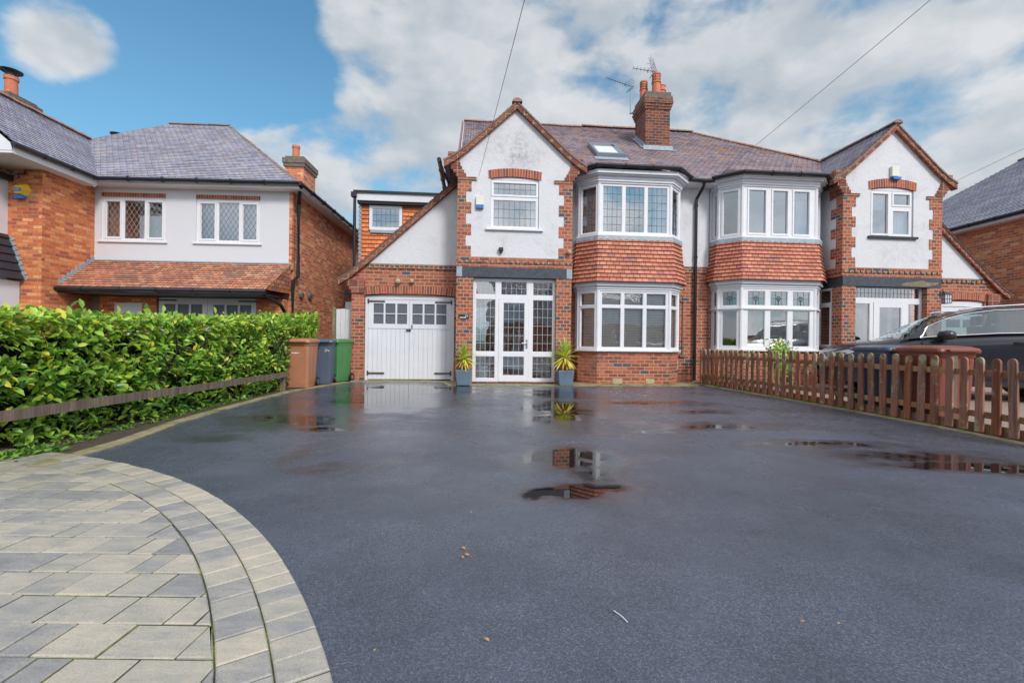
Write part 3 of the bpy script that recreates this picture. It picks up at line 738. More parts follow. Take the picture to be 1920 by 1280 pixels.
    if not nb:
        tiled(mb, [(-1.35, en, ez), (5.03, en, ez), (5.03, rn, rz), (-1.35, rn, rz)])
        tiled(mb, [(-1.35, rn, rz), (5.03, rn, rz), (5.03, 10.3, ez), (-1.35, 10.3, ez)])
    else:
        tiled(mb, [(5.03, en, ez), (12.02, en, ez), (7.13, rn, rz), (5.03, rn, rz)])
        tiled(mb, [(12.02, en, ez), (12.02, 10.3, ez), (7.13, rn, rz)])
        tiled(mb, [(5.03, rn, rz), (7.13, rn, rz), (12.02, 10.3, ez), (5.03, 10.3, ez)])
    mb.build('roof', 'tile_roof', par)
    # roof swept out over the bay
    mb = MB(); q = lambda u, n, z: (X(u), n, z)
    A_, B_, A2, B2 = q(2.02, -.16, 5.43), q(4.22, -.16, 5.43), q(2.25, 1.25, 6.02), q(3.95, 1.25, 6.02)
    tiled(mb, [A_, B_, B2, A2])
    tiled(mb, [q(1.50, .36, 5.42), A_, A2]); tiled(mb, [B_, q(4.72, .36, 5.42), B2])
    mb.build('bay_roof', 'tile_roof', par)
    # shell behind
    mb = MB()
    if not nb:
        mb.box(-1.35, -1.25, 1.0, 10, 0, 5.4)
        mb.box(-1.35, 5.03, 9.9, 10, 0, 5.4)
        mb.face([(-1.33, .6, 5.3), (-1.33, 10, 5.3), (-1.33, rn, rz-.1)])
    else:
        mb.box(11.40, 11.50, 1.0, 10, 0, 5.38); mb.box(5.03, 11.4, 9.9, 10, 0, 5.38)
    mb.build('rear_wall', 'brick_red', par)
    return verge
def side_glazing(par, X, nb):
    # the porch's glazed side, between the pier and the main wall
    if nb: m = Map(X(1.45), .85, -pi/2); L = .50
    else: m = Map(X(1.45), .34, pi/2); L = .50
    glaze(par, m, (0, L, 1.0, 2.60), [(.05, L-.05, 2.20, 2.54), (.05, L-.09, 1.06, 2.10)], d=0, fd=.06, name='porch_side_window', gm='glass', lead=('grid', .13, .17), leadsel=lambda p: p[2] > 2.1)
def porch(par, X, nb):
    if not nb:
        M = Map(0, 0, 0); d = .12
        cols = [(-.90, -.41), (-.28, .37), (.52, 1.03)]
        ps = [(a, b, 2.20, 2.535) for a, b in cols]
        ps += [(cols[0][0], cols[0][1], .79, 2.09), (cols[2][0], cols[2][1], .79, 2.09), (cols[0][0], cols[0][1], .13, .68), (cols[2][0], cols[2][1], .13, .68)]
        door = (-.33, .42, .05, 2.10)
        w = glaze(par, M, (-.965, 1.085, .05, 2.605), ps + [door], d=d, fd=.07, lead=('grid', .125, .20), leadmat='leading_white', name='porch_window', leadsel=lambda p: p != door)
        # the hinged door
        dp = [(-.22, .32, .79, 2.01), (-.22, .32, .20, .68)]
        dr = glaze(par, M, (-.325, .415, .055, 2.095), dp, d=d-.012, fd=.06, lead=('grid', .125, .20), leadmat='leading_white', name='door')
        h = MB(); h.tube([(.375, d-.03, 1.02), (.375, d-.075, 1.02), (.25, d-.08, 1.015)], .011); h.box(.355, .395, d-.028, d-.0125, .88, 1.10); h.build('handle', 'metal_grey', dr)
        t = MB(); t.box(-.965, 1.085, .03, .5, 0, .049); t.build('door_step', 'brick_dark', par)
        # back wall of the porch with the inner front door
        b = MB(); b.panel(-1.25, 1.35, .0, 2.62, .98, 1.06, [(-.25, .65, .06, 2.1), (-1.05, -.4, .9, 2.0)]); b.build('inner_wall', 'brick_common', par)
        ind = glaze(par, Map(0, .98, 0), (-.25, .65, .06, 2.1), [(-.08, .48, 1.25, 1.95), (-.08, .15, .25, 1.1), (.25, .48, .25, 1.1)], d=.02, fd=.05, name='inner_door', mat='white_paint')
        glaze(par, Map(0, .98, 0), (-1.05, -.4, .9, 2.0), [(-1.0, -.45, .96, 1.94)], d=.02, fd=.05, name='inner_window', mat='white_paint')
        f = MB(); f.box(-1.25, 1.3, .2, .97, .05, .06); f.build('porch_floor', 'drive_paving', par)
        room(par, Map(-1.1, 1.0, 0), 0, 2.1, 0, 2.5, .1, 3.0)
        lt = MB(); lt.box(.0, .3, 2.2, 2.3, 1.7, 1.9); lt.build('hall_picture', 'amber', par)
    else:
        M = Map(0, 0, 0); d = .15
        ps = [(9.15, 11.05, 2.32, 2.60), (9.15, 9.60, .15, 2.18), (10.72, 11.05, .15, 2.18)]
        door = (9.70, 10.64, .05, 2.22)
        glaze(par, M, (9.057, 11.104, .05, 2.61), ps + [door], d=d, fd=.07, lead=('grid', .105, .16), name='porch_window', leadsel=lambda p: p[2] > 2.3)
        dr = glaze(par, M, (9.705, 10.635, .055, 2.215), [(9.87, 10.50, .2, 2.08)], d=d-.012, fd=.06, name='door')
        h = MB(); h.tube([(9.77, d-.03, 1.02), (9.77, d-.075, 1.02), (9.90, d-.08, 1.015)], .011); h.build('handle', 'metal_grey', dr)
        t = MB(); t.box(9.057, 11.104, .03, .5, 0, .049); t.build('door_step', 'brick_dark', par)
        b = MB(); b.panel(8.7, 11.4, .0, 2.62, .98, 1.06, [(9.4, 10.3, .06, 2.1)]); b.build('inner_wall', 'brick_dark', par)
        glaze(par, Map(0, .98, 0), (9.4, 10.3, .06, 2.1), [(9.52, 10.18, .9, 1.98)], d=.02, fd=.05, lead=('grid', .14, .18), name='inner_door', mat='white_paint')
        # white board seen through the side light
        f = MB(); f.box(10.75, 10.9, .8, .95, .1, 2.2); f.build('inner_post', 'white_paint', par)
        room(par, Map(9.2, 1.0, 0), 0, 1.5, 0, 2.5, .1, 3.0)
def garage_door(par, a0, a1, z1, rise, n0=.93, two=True):
    """pair of side-hung timber doors with small panes, iron strap hinges"""
    mb = MB()   # outer frame with segmental head
    k = 14; ac = (a0+a1)/2; w = (a1-a0)/2
    top = lambda a: z1-rise*((a-ac)/w)**2
    for i in range(k):
        p, q = a0+(a1-a0)*i/k, a0+(a1-a0)*(i+1)/k
        mb.prism([(p, z1-.13), (q, z1-.13), (q, top(q)), (p, top(p))], n0, n0+.08)
    mb.box(a0, a0+.075, n0, n0+.08, 0, z1-.131); mb.box(a1-.075, a1, n0, n0+.08, 0, z1-.131)
    mb.build('garage_door_frame', 'white_paint', par)
    mid = ac-.02
    for (l, r, hs) in ((a0+.078, mid-.003, 0), (mid+.003, a1-.078, 1)):
        px0, px1 = (l+.13, r-.055) if hs == 0 else (l+.075, r-.125)
        H = z1-.135
        cw = (px1-px0-.09)/3
        ps = [(px0+i*(cw+.045), px0+i*(cw+.045)+cw, H-.10-.255*(j+1)-.02*j, H-.10-.255*j-.02*j) for i in range(3) for j in range(2)]
        ps = [(p[0], p[1], p[2]-0, p[3]) for p in ps]
        mb = MB(); mb.panel(l, r, H-.75, H, n0+.01, n0+.06, ps)
        nbrd = 9; bw = (r-l)/nbrd
        for i in range(nbrd): mb.box(l+i*bw+.0022, l+(i+1)*bw-.0022, n0+.022+random.uniform(0, .002), n0+.055, .03, H-.752)
        mb.box(l, r, n0+.04, n0+.05, .03, H-.752)
        dr = mb.build('garage_door', 'white_paint', par)
        g = MB()
        for p in ps: g.face([(p[0], n0+.035, p[2]), (p[1], n0+.035, p[2]), (p[1], n0+.035, p[3]), (p[0], n0+.035, p[3])])
        g.build('pane', 'glass_obscure', dr)
        hg = MB()
        for zz in (H-.045, .19):
            hg = MB()
            if hs == 0: hg.box(l-.01, l+.42, n0-.012, n0+.009, zz-.018, zz+.018); hg.box(l-.02, l+.015, n0-.016, n0+.0, zz-.06, zz+.06)
            else: hg.box(r-.42, r+.01, n0-.012, n0+.009, zz-.018, zz+.018); hg.box(r-.015, r+.02, n0-.016, n0+.0, zz-.06, zz+.06)
            hg.build('hinge', 'iron', dr)
        if hs == 0: bl = MB(); bl.box(r-.07, r+.05, n0-.03, n0+.008, 1.30, 1.335); bl.build('bolt', 'iron', dr)
        else: bl = MB(); bl.tube([(l+.07, n0-.02, 1.42), (l+.07, n0+.02, 1.42)], .022); bl.box(l+.055, l+.085, n0-.012, n0+.009, 1.37, 1.46); bl.build('lock', 'metal_grey', dr)
H1 = empty('semi_detached_house', (0, 11.2, 0), TH, label='white rendered and red brick house with white garage doors, a glazed porch and a skylight', cat='house', group='pair of joined semi-detached houses')
H2 = empty('semi_detached_house', (0, 11.2, 0), TH, label='joined house behind the picket fence with stained glass bay lights and peeling dark porch beam', cat='house', group='pair of joined semi-detached houses')
I_ = lambda u: u
Mi = lambda u: 10.14-u
semi(H1, I_, False); semi(H2, Mi, True)
side_glazing(H1, I_, False); side_glazing(H2, Mi, True)
porch(H1, I_, False); porch(H2, Mi, True)
# garage doors
garage_door(H1, -3.75, -1.46, 2.235, .05)
arch(H1, Map(0, .845, 0), -3.85, -1.37, 2.20, 2.262, .20, 0, .1, n=24)
mb = MB(); mb.box(12.47, 13.84, .93, 1.0, 0, 2.36); mb.box(12.47, 12.56, .905, .93, 0, 2.36); mb.box(13.75, 13.84, .905, .93, 0, 2.36); mb.box(12.56, 13.75, .905, .93, 2.22, 2.36)
gd = mb.build('garage_door', 'white_paint', H2)
mb = MB()
for a in (12.72, 13.25): mb.box(a, a+.42, .915, .928, 1.62, 1.84)
mb.build('pane', 'glass_obscure', gd)
arch(H2, Map(0, .845, 0), 12.38, 13.90, 2.36, 2.42, .20, 0, .1, n=18)
# bays
P1 = [(1.76, .85), (1.76, .50), (2.16, .10), (4.06, .10), (4.46, .50), (4.46, .85)]
P2 = [(5.56, .85), (5.56, .50), (5.96, .10), (8.02, .10), (8.42, .50), (8.42, .85)]
f3 = [(2.27, 2.77), (2.85, 3.35), (3.43, 3.95)]
w1 = bay(H1, P1, (.88, 2.36), (3.79, 5.07), [(.93, 1.93), (2.0, 2.31)], [(3.85, 5.01)], f3, f3, (.075, True), (.07, True), None, ('grid', .125, .2), True, 'main', 'glass', 'glass_upper', ('leading', 'leading'))
f3l = [(6.27, 6.76), (6.90, 7.39), (7.53, 7.92)]; f3l = [(6.14, 6.62), (6.76, 7.24), (7.38, 7.86)]
w2 = bay(H2, P2, (.93, 2.50), (3.86, 5.15), [(1.0, 1.93), (2.06, 2.44)], [(3.94, 5.06)], f3l, [(6.14, 6.60), (6.80, 7.20), (7.38, 7.80)], (.10, False), (.10, True), ('grid', .14, .16), None, False, 'nb', 'glass', 'glass_upper', ('leading', 'leading'))
# transom drip rail on the neighbour's lower bay
mb = MB()
for (m, L) in facets(offpoly(P2, .045)): mb.box(0, L, 0, .044, 1.965, 2.005, m)
mb.build('transom', 'upvc', w2[0])
# ------------------------------------------------------------------ more of the first house
M0 = Map(0, 0, 0)
mb = MB(); mb.box(-1.355, -1.25, .13, .84, 0, 5.30); mb.build('gable_side_wall', 'brick_red', H1)
# gable window
w = glaze(H1, M0, (-.565, .625, 3.825, 5.02), [(-.50, .56, 4.66, 4.95), (-.50, .56, 3.88, 4.53)], d=.05, lead=('grid', .135, .19), gm='glass_upper', casement=[(-.50, .56, 4.66, 4.95)])
mb = MB(); mb.box(-.68, .74, -.05, .06, 3.775, 3.823); mb.build('sill', 'upvc', w)
mb = MB(); k = 12
for i in range(k):
    p, q = -.57+1.2*i/k, -.57+1.2*(i+1)/k; f = lambda a: 5.04+.05*(1-((a-.03)/.6)**2)
    mb.prism([(p, 5.02), (q, 5.02), (q, f(q)), (p, f(p))], .04, .12)
mb.build('head_board', 'white_paint', w)
arch(H1, Map(0, -.004, 0), -.62, .68, 5.035, 5.10, .20, 0, .1, n=18)
room(H1, M0, -1.1, 1.1, 3.4, 5.2, .131, 2.2, 'room_bright')
mb = MB(); curtain_strip(mb, M0, -.52, -.27, 3.86, 4.98, .2); curtain_strip(mb, M0, .36, .60, 3.86, 4.98, .2); mb.build('curtain', 'curtain', w)
# curtains and blinds in the bays
ff = facets(P1)
mb = MB()
curtain_strip(mb, ff[2][0], .02, .30, 3.82, 5.05, .16); curtain_strip(mb, ff[2][0], 1.52, 1.88, 3.82, 5.05, .16)
curtain_strip(mb, ff[1][0], .04, .52, 3.82, 5.05, .16); curtain_strip(mb, ff[3][0], .05, .5, 3.82, 5.05, .16)
mb.build('curtain', 'curtain', w1[1])
mb = MB()
for (m, L), (a, b) in zip(ff, ((.12, .30), (.12, .48), (.03, 1.87), (.1, .46), (.08, .28))):
    z = .93
    while z < 2.33:
        mb.face([m(a, z, .082), m(b, z, .082), m(b, z+.035, .094), m(a, z+.035, .094)]); z += .043
mb.build('venetian_blind', 'blind', w1[0])
mb = MB(); mb.lathe([(.05, 0), (.06, .06), (.04, .12)], 1.98, .62, 10, 2.0); mb.build('table_lamp', 'amber', w1[0])
ff = facets(P2); mb = MB()
curtain_strip(mb, ff[2][0], 1.60, 2.0, 3.88, 5.1, .2); mb.build('curtain', 'curtain', w2[1])
mb = MB(); curtain_strip(mb, ff[0][0], .1, .33, .95, 1.95, .12); curtain_strip(mb, ff[1][0], .02, .10, .95, 1.95, .14); mb.build('curtain', 'curtain', w2[0])
# stained-glass roundels in the top lights
mb = MB()
for (m, L), cols in zip(facets(P2)[1:3], ([(.1, .466)], [(c0-.0, c1) for c0, c1 in [(.18+(6.14-6.14), .66), (.80, 1.28), (1.42, 1.90)]])):
    for c0, c1 in cols:
        ac = (c0+c1)/2
        for k in range(6):
            t = k*pi/3; x, z = ac+.05*cos(t), 2.25+.05*sin(t)
            mb.face([m(x+.022*cos(q), z+.022*sin(q), .022) for q in [j*pi/3 for j in range(6)]])
        mb.face([m(ac+.02*cos(q), 2.25+.02*sin(q), .021) for q in [j*pi/4 for j in range(8)]])
        mb.box(ac-.007, ac+.007, .019, .023, 2.06, 2.20, m)
mb.build('stained_glass', 'leading', w2[0])
# desk things behind the neighbour's window
mb = MB(); mb.box(6.25, 6.62, .35, .45, 1.02, 1.32); mb.build('chair_back', 'wood_door', H2)
# roof ridges, hips
mb = MB(); ridge(mb, (-1.37, 5.4, 8.98), (2.95, 5.4, 8.98)); ridge(mb, (2.95, 5.4, 9.02), (5.03, 5.4, 9.02)); mb.build('ridge_tile', 'ridge_red', H1)
mb = MB(); ridge(mb, (5.03, 5.4, 9.02), (7.2, 5.4, 9.02)); mb.build('ridge_tile', 'ridge_grey', H2)
mb = MB(); ridge(mb, (12.02, .4, 5.40), (7.13, 5.4, 9.0), .07, .30, .9); ridge(mb, (12.02, 10.3, 5.40), (7.13, 5.4, 9.0), .10, .3, .9); mb.build('hip_tile', 'ridge_red', H2)
mb = MB(); mb.prism([(.4, 5.22), (.4, 5.38), (5.4, 9.0), (5.4, 8.85)], 0, .05, Map(-1.40, 0, pi/2)); mb.build('bargeboard', 'tile_edge', H1)
# chimney (shared stack)
ch = MB(); ch.box(4.48, 5.29, 3.05, 4.0, 7.0, 8.58); o = ch.build('chimney', 'brick_dark', H1)
mb = MB()
for i, e in enumerate((.03, .055, .08, .065)): mb.box(4.48-e, 5.29+e, 3.05-e, 4.0+e, 8.58+i*.085, 8.662+i*.085)
mb.build('corbelling', 'brick_dark', o); mb = MB(); mb.box(4.42, 5.35, 2.99, 4.06, 8.92, 9.0); mb.box(4.46, 5.31, 3.03, 4.02, 9.0, 9.13); mb.build('stack_cap', 'chimney_cap', o)
for (x, y, h, r, lou) in ((4.90, 3.25, .68, .14, True), (4.62, 3.62, .62, .125, True), (5.14, 3.42, .40, .14, False), (4.95, 3.85, .38, .13, False)):
    p = MB(); pr = [(r*1.05, -.15), (r*1.02, .05), (r*.93, h*.55), (r*1.1, h*.56), (r*1.1, h*.61), (r*.95, h*.62), (r*.92, h*.93), (r*1.04, h*.94), (r*1.04, h), (r*.8, h), (r*.8, h-.05)]
    p.lathe(pr, x, y, 18, 9.13); po = p.build('chimney_pot', 'terracotta', o)
    if lou:
        l = MB()
        for zz in (.66, .79):
            for k in range(12): t = 2*pi*k/12; mm = Map(x+r*.955*sin(t), y-r*.955*cos(t), t); l.box(-.015, .015, -.006, .02, 9.13+h*zz, 9.13+h*zz+.04, mm)
        l.build('louvre', 'black_trim', po)
mb = MB()   # stepped lead flashing at the foot of the stack
mb.box(4.40, 5.37, 2.99, 3.045, 7.17, 7.38); mb.box(4.36, 5.41, 2.80, 2.99, 7.155, 7.185)
for i in range(9):
    n = 3.05+i*.106; z = 5.36+.745*(n-.45)
    mb.prism([(n, z-.05), (n+.106, z+.03), (n+.106, z+.26), (n, z+.12)], 0, .012, Map(4.466, 0, pi/2))
    mb.face([(4.36, n, z+.03), (4.47, n, z+.03), (4.47, n+.106, z+.11), (4.36, n+.106, z+.11)])
mb.build('lead_flashing', 'lead', o)
# skylight
sl = (7.2-6.32)/1.0
def slope(u, n, h): return (u, n-h*.597, 5.36+.724*(n-.4)+h*.802)
mb = MB()
for (a0, a1, n0, n1) in ((2.58, 3.44, 1.93, 2.03), (2.58, 3.44, 2.92, 3.02), (2.58, 2.66, 2.03, 2.92), (3.36, 3.44, 2.03, 2.92)):
    mb.hexa([slope(a0,n0,.02), slope(a1,n0,.02), slope(a1,n1,.02), slope(a0,n1,.02), slope(a0,n0,.13), slope(a1,n0,.13), slope(a1,n1,.13), slope(a0,n1,.13)])
o = mb.build('skylight', 'metal_grey', H1)
mb = MB(); mb.face([slope(2.66,2.03,.10), slope(3.36,2.03,.10), slope(3.36,2.92,.10), slope(2.66,2.92,.10)]); mb.build('pane', 'glass_roof', o)
mb = MB(); mb.face([slope(2.66,2.03,.06), slope(3.36,2.03,.06), slope(3.36,2.92,.06), slope(2.66,2.92,.06)]); mb.build('blind', 'curtain', o)
mb = MB(); mb.face([slope(2.5,1.7,.032), slope(3.5,1.7,.032), slope(3.5,1.93,.032), slope(2.5,1.93,.032)]); mb.build('lead_flashing', 'lead', o)
# gutters and downpipes
def bay_gut(P, X, s):
    G = offpoly(P, .26); q = [(G[0][0], .38)] + G[1:-1] + [(G[-1][0], .38)]
    return [(x, y, 5.43) for x, y in q]
mb = MB(); g = bay_gut(P1, I_, 1); gutter(mb, [(1.50, .36, 5.42)] + g[1:-1] + [(4.72, .36, 5.40)]); gutter(mb, [(4.70, .40, 5.38), (5.10, .40, 5.36)])
mb.build('gutter', 'black_plastic', H1); mb = MB(); gutter(mb, [(-1.82, -.12, 5.40), (-1.82, 2.6, 5.40)]); mb.tube([(-1.80, .0, 5.36), (-1.72, .05, 5.15), (-1.60, .3, 4.98)], .034)
mb.build('gutter', 'black_plastic', H1)
mb = MB(); g = bay_gut(P2, Mi, 1); gutter(mb, [(5.10, .40, 5.36), (5.36, .40, 5.38)]); gutter(mb, [(5.33, .36, 5.40)] + g[1:-1] + [(8.55, .30, 5.42)]); mb.box(8.45, 8.70, .16, .5, 5.26, 5.44)
mb.build('gutter', 'black_plastic', H2)
mb = MB(); mb.tube([(5.10, .40, 5.36), (5.09, .45, 5.22), (5.06, .76, 4.98), (5.06, .77, 4.85), (5.06, .77, .05)], .040)
for z in (4.8, 3.4, 2.0, .7): mb.tube([(5.06, .77, z-.03), (5.06, .77, z+.03)], .052)
mb.build('downpipe', 'black_plastic', H1)
mb = MB(); mb.tube([(5.46, .82, 5.25), (5.46, .825, .4)], .008); mb.tube([(4.55, .48, 2.30), (4.70, .78, 2.28), (4.74, .83, 2.15), (4.74, .83, .75)], .012)
mb.box(4.66, 4.80, .79, .85, .68, .74); mb.build('cable_run', 'cable', H1)
mb = MB(); mb.box(4.49, 4.60, .78, .85, .36, .60); mb.build('meter_box', 'alarm_cream', H1)
# airbricks in the bay plinth
mb = MB(); m = facets(P1)[2][0]; mb.box(.42, .66, -.006, .0, .02, .14, m); mb.build('air_brick', 'mortar', H1); mb = MB(); mb.box(1.28, 1.50, -.006, .0, .02, .14, m); mb.build('air_brick', 'mortar', H1)
# side extension with tile hanging, seen over the catslide roof
mb = MB(); mb.panel(-4.42, -1.36, 0, 5.15, 3.04, 3.12, [(-4.10, -3.20, 4.40, 5.13)]); mb.box(-4.42, -4.32, 3.12, 8, 0, 5.15); mb.build('extension_wall', 'brick_red', H1)
mb = MB(); m = Map(0, 3.04, 0); z = 2.6; k = 0
while z < 5.08:
    t = min(z+.125, 5.10)
    for (a, b) in (((-4.42, -1.36),) if t < 4.36 or z > 5.2 else ((-4.42, -4.16), (-3.14, -1.36))):
        mb.face([m(a, z, -.035), m(b, z, -.035), m(b, t, -.008), m(a, t, -.008)], uv=[(a, k*.11), (b, k*.11), (b, k*.11+.108), (a, k*.11+.108)])
        mb.face([m(a, z, 0), m(b, z, 0), m(b, z, -.035), m(a, z, -.035)], uv=[(a, k*.11)]*4)
    z = t; k += 1
mb.build('tile_hanging', 'tile_hung_bright', H1)
mb = MB(); mb.box(-4.48, -1.3, 2.78, 2.86, 5.22, 5.44); mb.box(-4.48, -4.42, 2.86, 8, 5.22, 5.44); mb.build('fascia', 'white_paint', H1)
mb = MB(); mb.box(-4.56, -1.3, 2.72, 8.1, 5.44, 5.50); mb.box(-4.47, -1.3, 2.861, 3.03, 5.15, 5.22); mb.tube([(-4.53, 2.80, 5.42), (-4.53, 2.82, 2.5)], .045); mb.box(-4.62, -4.46, 2.70, 2.86, 5.30, 5.44); mb.build('flat_roof', 'black_plastic', H1)
mb = MB(); mb.box(-4.44, -4.39, 2.98, 3.0, 2.6, 5.15)
for i in range(20): mb.box(-4.46, -4.37, 2.97, 2.98, 2.65+i*.125, 2.71+i*.125)
mb.box(-4.1, -3.2, 2.96, 2.99, 4.30, 4.39); mb.build('lead_flashing', 'lead', H1)
w = glaze(H1, Map(0, 2.98, 0), (-4.14, -3.16, 4.39, 5.13), [(-4.06, -3.24, 4.47, 5.05)], d=0, lead=('grid', .137, .19), gm='glass_upper')
room(H1, Map(0, 3.0, 0), -4.2, -3.1, 4.2, 5.14, .13, 1.5, 'room_bright')
# ------------------------------------------------------------------ second house's gable window and side
w = glaze(H2, M0, (9.465, 10.685, 3.945, 5.16), [(9.54, 9.98, 4.02, 5.08), (10.14, 10.60, 4.80, 5.08), (10.14, 10.60, 4.02, 4.64)], d=.05, gm='glass_upper', casement=[(9.54, 9.98, 4.02, 5.08), (10.14, 10.60, 4.80, 5.08)])
mb = MB(); mb.box(9.38, 10.78, -.05, .06, 3.885, 3.943); mb.build('sill', 'black_trim', w)
mb = MB()
for i in range(12):
    p, q = 9.46+1.23*i/12, 9.46+1.23*(i+1)/12; f = lambda a: 5.17+.08*(1-((a-10.075)/.615)**2)
    mb.prism([(p, 5.16), (q, 5.16), (q, f(q)), (p, f(p))], .04, .12)
mb.build('head_board', 'white_paint', w)
arch(H2, Map(0, -.004, 0), 9.40, 10.75, 5.17, 5.26, .22, 0, .1, n=18)
room(H2, M0, 9.0, 11.2, 3.5, 5.25, .131, 2.2, 'room_bright')
mb = MB(); curtain_strip(mb, M0, 10.14, 10.62, 3.98, 4.66, .2); mb.build('curtain', 'curtain', w)
mb = MB(); mb.face([M0(9.5, 4.68, .16), M0(10.0, 4.68, .16), M0(10.0, 5.1, .16), M0(9.5, 5.1, .16)]); mb.build('blind', 'net', w)
# bare patch on the neighbour's beam
mb = MB(); mb.prism([(10.35, 2.66), (10.6, 2.64), (11.0, 2.63), (11.4, 2.70), (11.42, 2.76), (11.1, 2.755), (10.95, 2.80), (10.7, 2.76), (10.5, 2.74), (10.34, 2.70)], -.0145, -.0125); mb.build('peeled_paint', 'rail_wood', H2, label='bare weathered patch where the dark paint has peeled off')
# ------------------------------------------------------------------ left-hand detached house
TL = .047
HL = empty('detached_house', (-5.93, 12.2, 0), TL, label='orange brick and pale rendered house behind the laurel hedge, with diamond leaded windows', cat='house')
wins = [(-4.92, -3.28), (-2.50, -.84)]
mb = MB(); mb.panel(-5.08, -.08, 2.9, 5.05, 0, .12, [(a, b, 3.56, 4.74) for a, b in wins]); mb.build('render_wall', 'render_smooth', HL)
mb = MB(); mb.panel(-.08, .0, 2.9, 5.05, .002, .2, []); mb.box(-.10, 0, .12, 6.2, 0, 5.05); mb.box(-5.08, -.1, .12, .2, 0, 2.9); mb.box(-5.2, 0, 6.1, 6.2, 0, 5.05)
mb.build('side_wall', 'brick_common', HL)
for i, (a, b) in enumerate(wins):
    W = b-a; c1, c2 = a+W*.32, a+W*.68
    ps = [(a+.10, c1-.06, 3.68, 4.62), (c1+.03, c2-.03, 3.64, 4.66), (c2+.06, b-.10, 3.68, 4.62)]
    w = glaze(HL, M0, (a, b, 3.58, 4.735), ps, d=.03, lead=('diamond', .125, .20), gm='glass_upper' if i else 'glass', leadmat='leading' if i else 'leading_white', casement=[ps[0], ps[2]])
    mb = MB(); mb.box(a-.06, b+.06, -.05, .05, 3.535, 3.578); mb.build('sill', 'upvc', w)
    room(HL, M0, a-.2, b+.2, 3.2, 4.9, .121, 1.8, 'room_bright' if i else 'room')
    mb = MB()
    if i == 0: curtain_strip(mb, M0, a+.08, c1, 3.6, 4.7, .16); mb.build('curtain', 'curtain_cream', w)
    else: curtain_strip(mb, M0, a+.08, b-.08, 3.6, 4.7, .2, .012, .2); mb.build('net_curtain', 'net', w)
    if i == 0: nb_ = MB(); nb_.prism([(c2-.22, 3.6), (b-.08, 3.6), (b-.08, 4.35), (c2-.1, 4.40)], .2, .22); nb_.build('net_curtain', 'net', w)
    mb = MB(); mb.box(a+.0, b-.0, -.006, .1, 4.742, 4.845); mb.build('brick_lintel', 'brick_arch', HL)
mb = MB(); mb.box(-5.0, .28, -.30, .0, 4.98, 5.03); mb.box(-5.0, .28, -.30, -.28, 5.031, 5.12); mb.box(.0, .28, .0, 6.3, 4.98, 5.03); mb.box(.26, .28, 0, 6.3, 5.031, 5.12)
mb.build('soffit', 'upvc', HL)
rid = lambda x, y, D: None
pt = lambda X, Y, z: (cos(TL)*(X+5.93)+sin(TL)*(Y-12.2), -sin(TL)*(X+5.93)+cos(TL)*(Y-12.2), z)
E0 = (-4.75, -.32, 5.13); E1 = (.30, -.32, 5.13); sl_ = .80
def on(u, n): return (u, n, 5.13+sl_*(n+.32))
RR, RL = on(-3.75, 3.73), on(-5.75, 3.73); VP_ = on(-7.05, 2.12)
mb = MB(); tiled(mb, [E0, E1, RR, RL, VP_]); mb.build('roof', 'tile_roof_grey', HL)
mb = MB(); tiled(mb, [E1, (.30, 7.78, 5.13), RR]); tiled(mb, [RR, RL, (-9.8, 7.78, 5.13), (.30, 7.78, 5.13)]); mb.build('roof', 'tile_roof_grey', HL)
# wing slope facing the drive: rises to the left from u=-4.75
wz = VP_[2]; u_r = -7.05
front_n = -1.75
mb = MB(); tiled(mb, [(-4.75, -.32, 5.13), (u_r, 2.12, wz), (u_r, -2.4, wz), (-4.75, -2.4, 5.13)]); mb.build('wing_roof', 'tile_roof_grey', HL)
mb = MB(); tiled(mb, [(-9.35, -2.4, 5.13), (u_r, -2.4, wz), (u_r, 2.12, wz), (-9.35, 2.12, 5.13)]); mb.build('wing_roof', 'tile_roof_grey', HL)
mb = MB(); ridge(mb, (u_r, -2.42, wz+.02), (u_r, 2.12, wz+.02)); mb.build('ridge_tile', 'ridge_red', HL); mb = MB(); ridge(mb, RL, RR, .09)
ridge(mb, E1, RR, .06, .3, .6); ridge(mb, VP_, RL, .05, .3, .5); mb.build('hip_tile', 'ridge_grey', HL)
# wing walls
mb = MB(); mb.box(-5.22, -5.08, -1.40, .1, 0, 4.97); mb.panel(-9.2, -5.22, 0, 4.97, -1.40, -1.28, []); mb.box(-9.3, -9.2, -1.4, 6, 0, 4.97); mb.build('wing_wall', 'brick_orange', HL)
mb = MB(); mb.box(-9.35, -4.78, -2.38, -.30, 4.90, 4.95); mb.box(-4.80, -4.78, -2.38, -.31, 4.951, 5.09); mb.prism([(-9.3, 4.951), (-4.78, 4.951), (-4.78, 5.08), (u_r, wz-.05), (-9.3, 5.08)], -2.39, -2.36); mb.build('wing_soffit', 'upvc', HL)
mb = MB(); gutter(mb, [(-4.80, -.40, 5.08), (.30, -.38, 5.10)]); gutter(mb, [(.36, -.38, 5.10), (.36, 6.4, 5.08)]); gutter(mb, [(-4.72, -2.42, 5.08), (-4.72, -.36, 5.08)])
mb.tube([(.24, -.1, 5.05), (.16, .05, 4.85), (.08, .22, 4.7), (.07, .25, 2.75), (.05, -.02, 2.6), (.05, -.02, 0)], .05)
mb.tube([(-.25, -1.02, 2.15), (.0, -.6, 1.9), (.05, -.10, 1.45)], .045)
mb.build('gutter', 'black_plastic', HL)
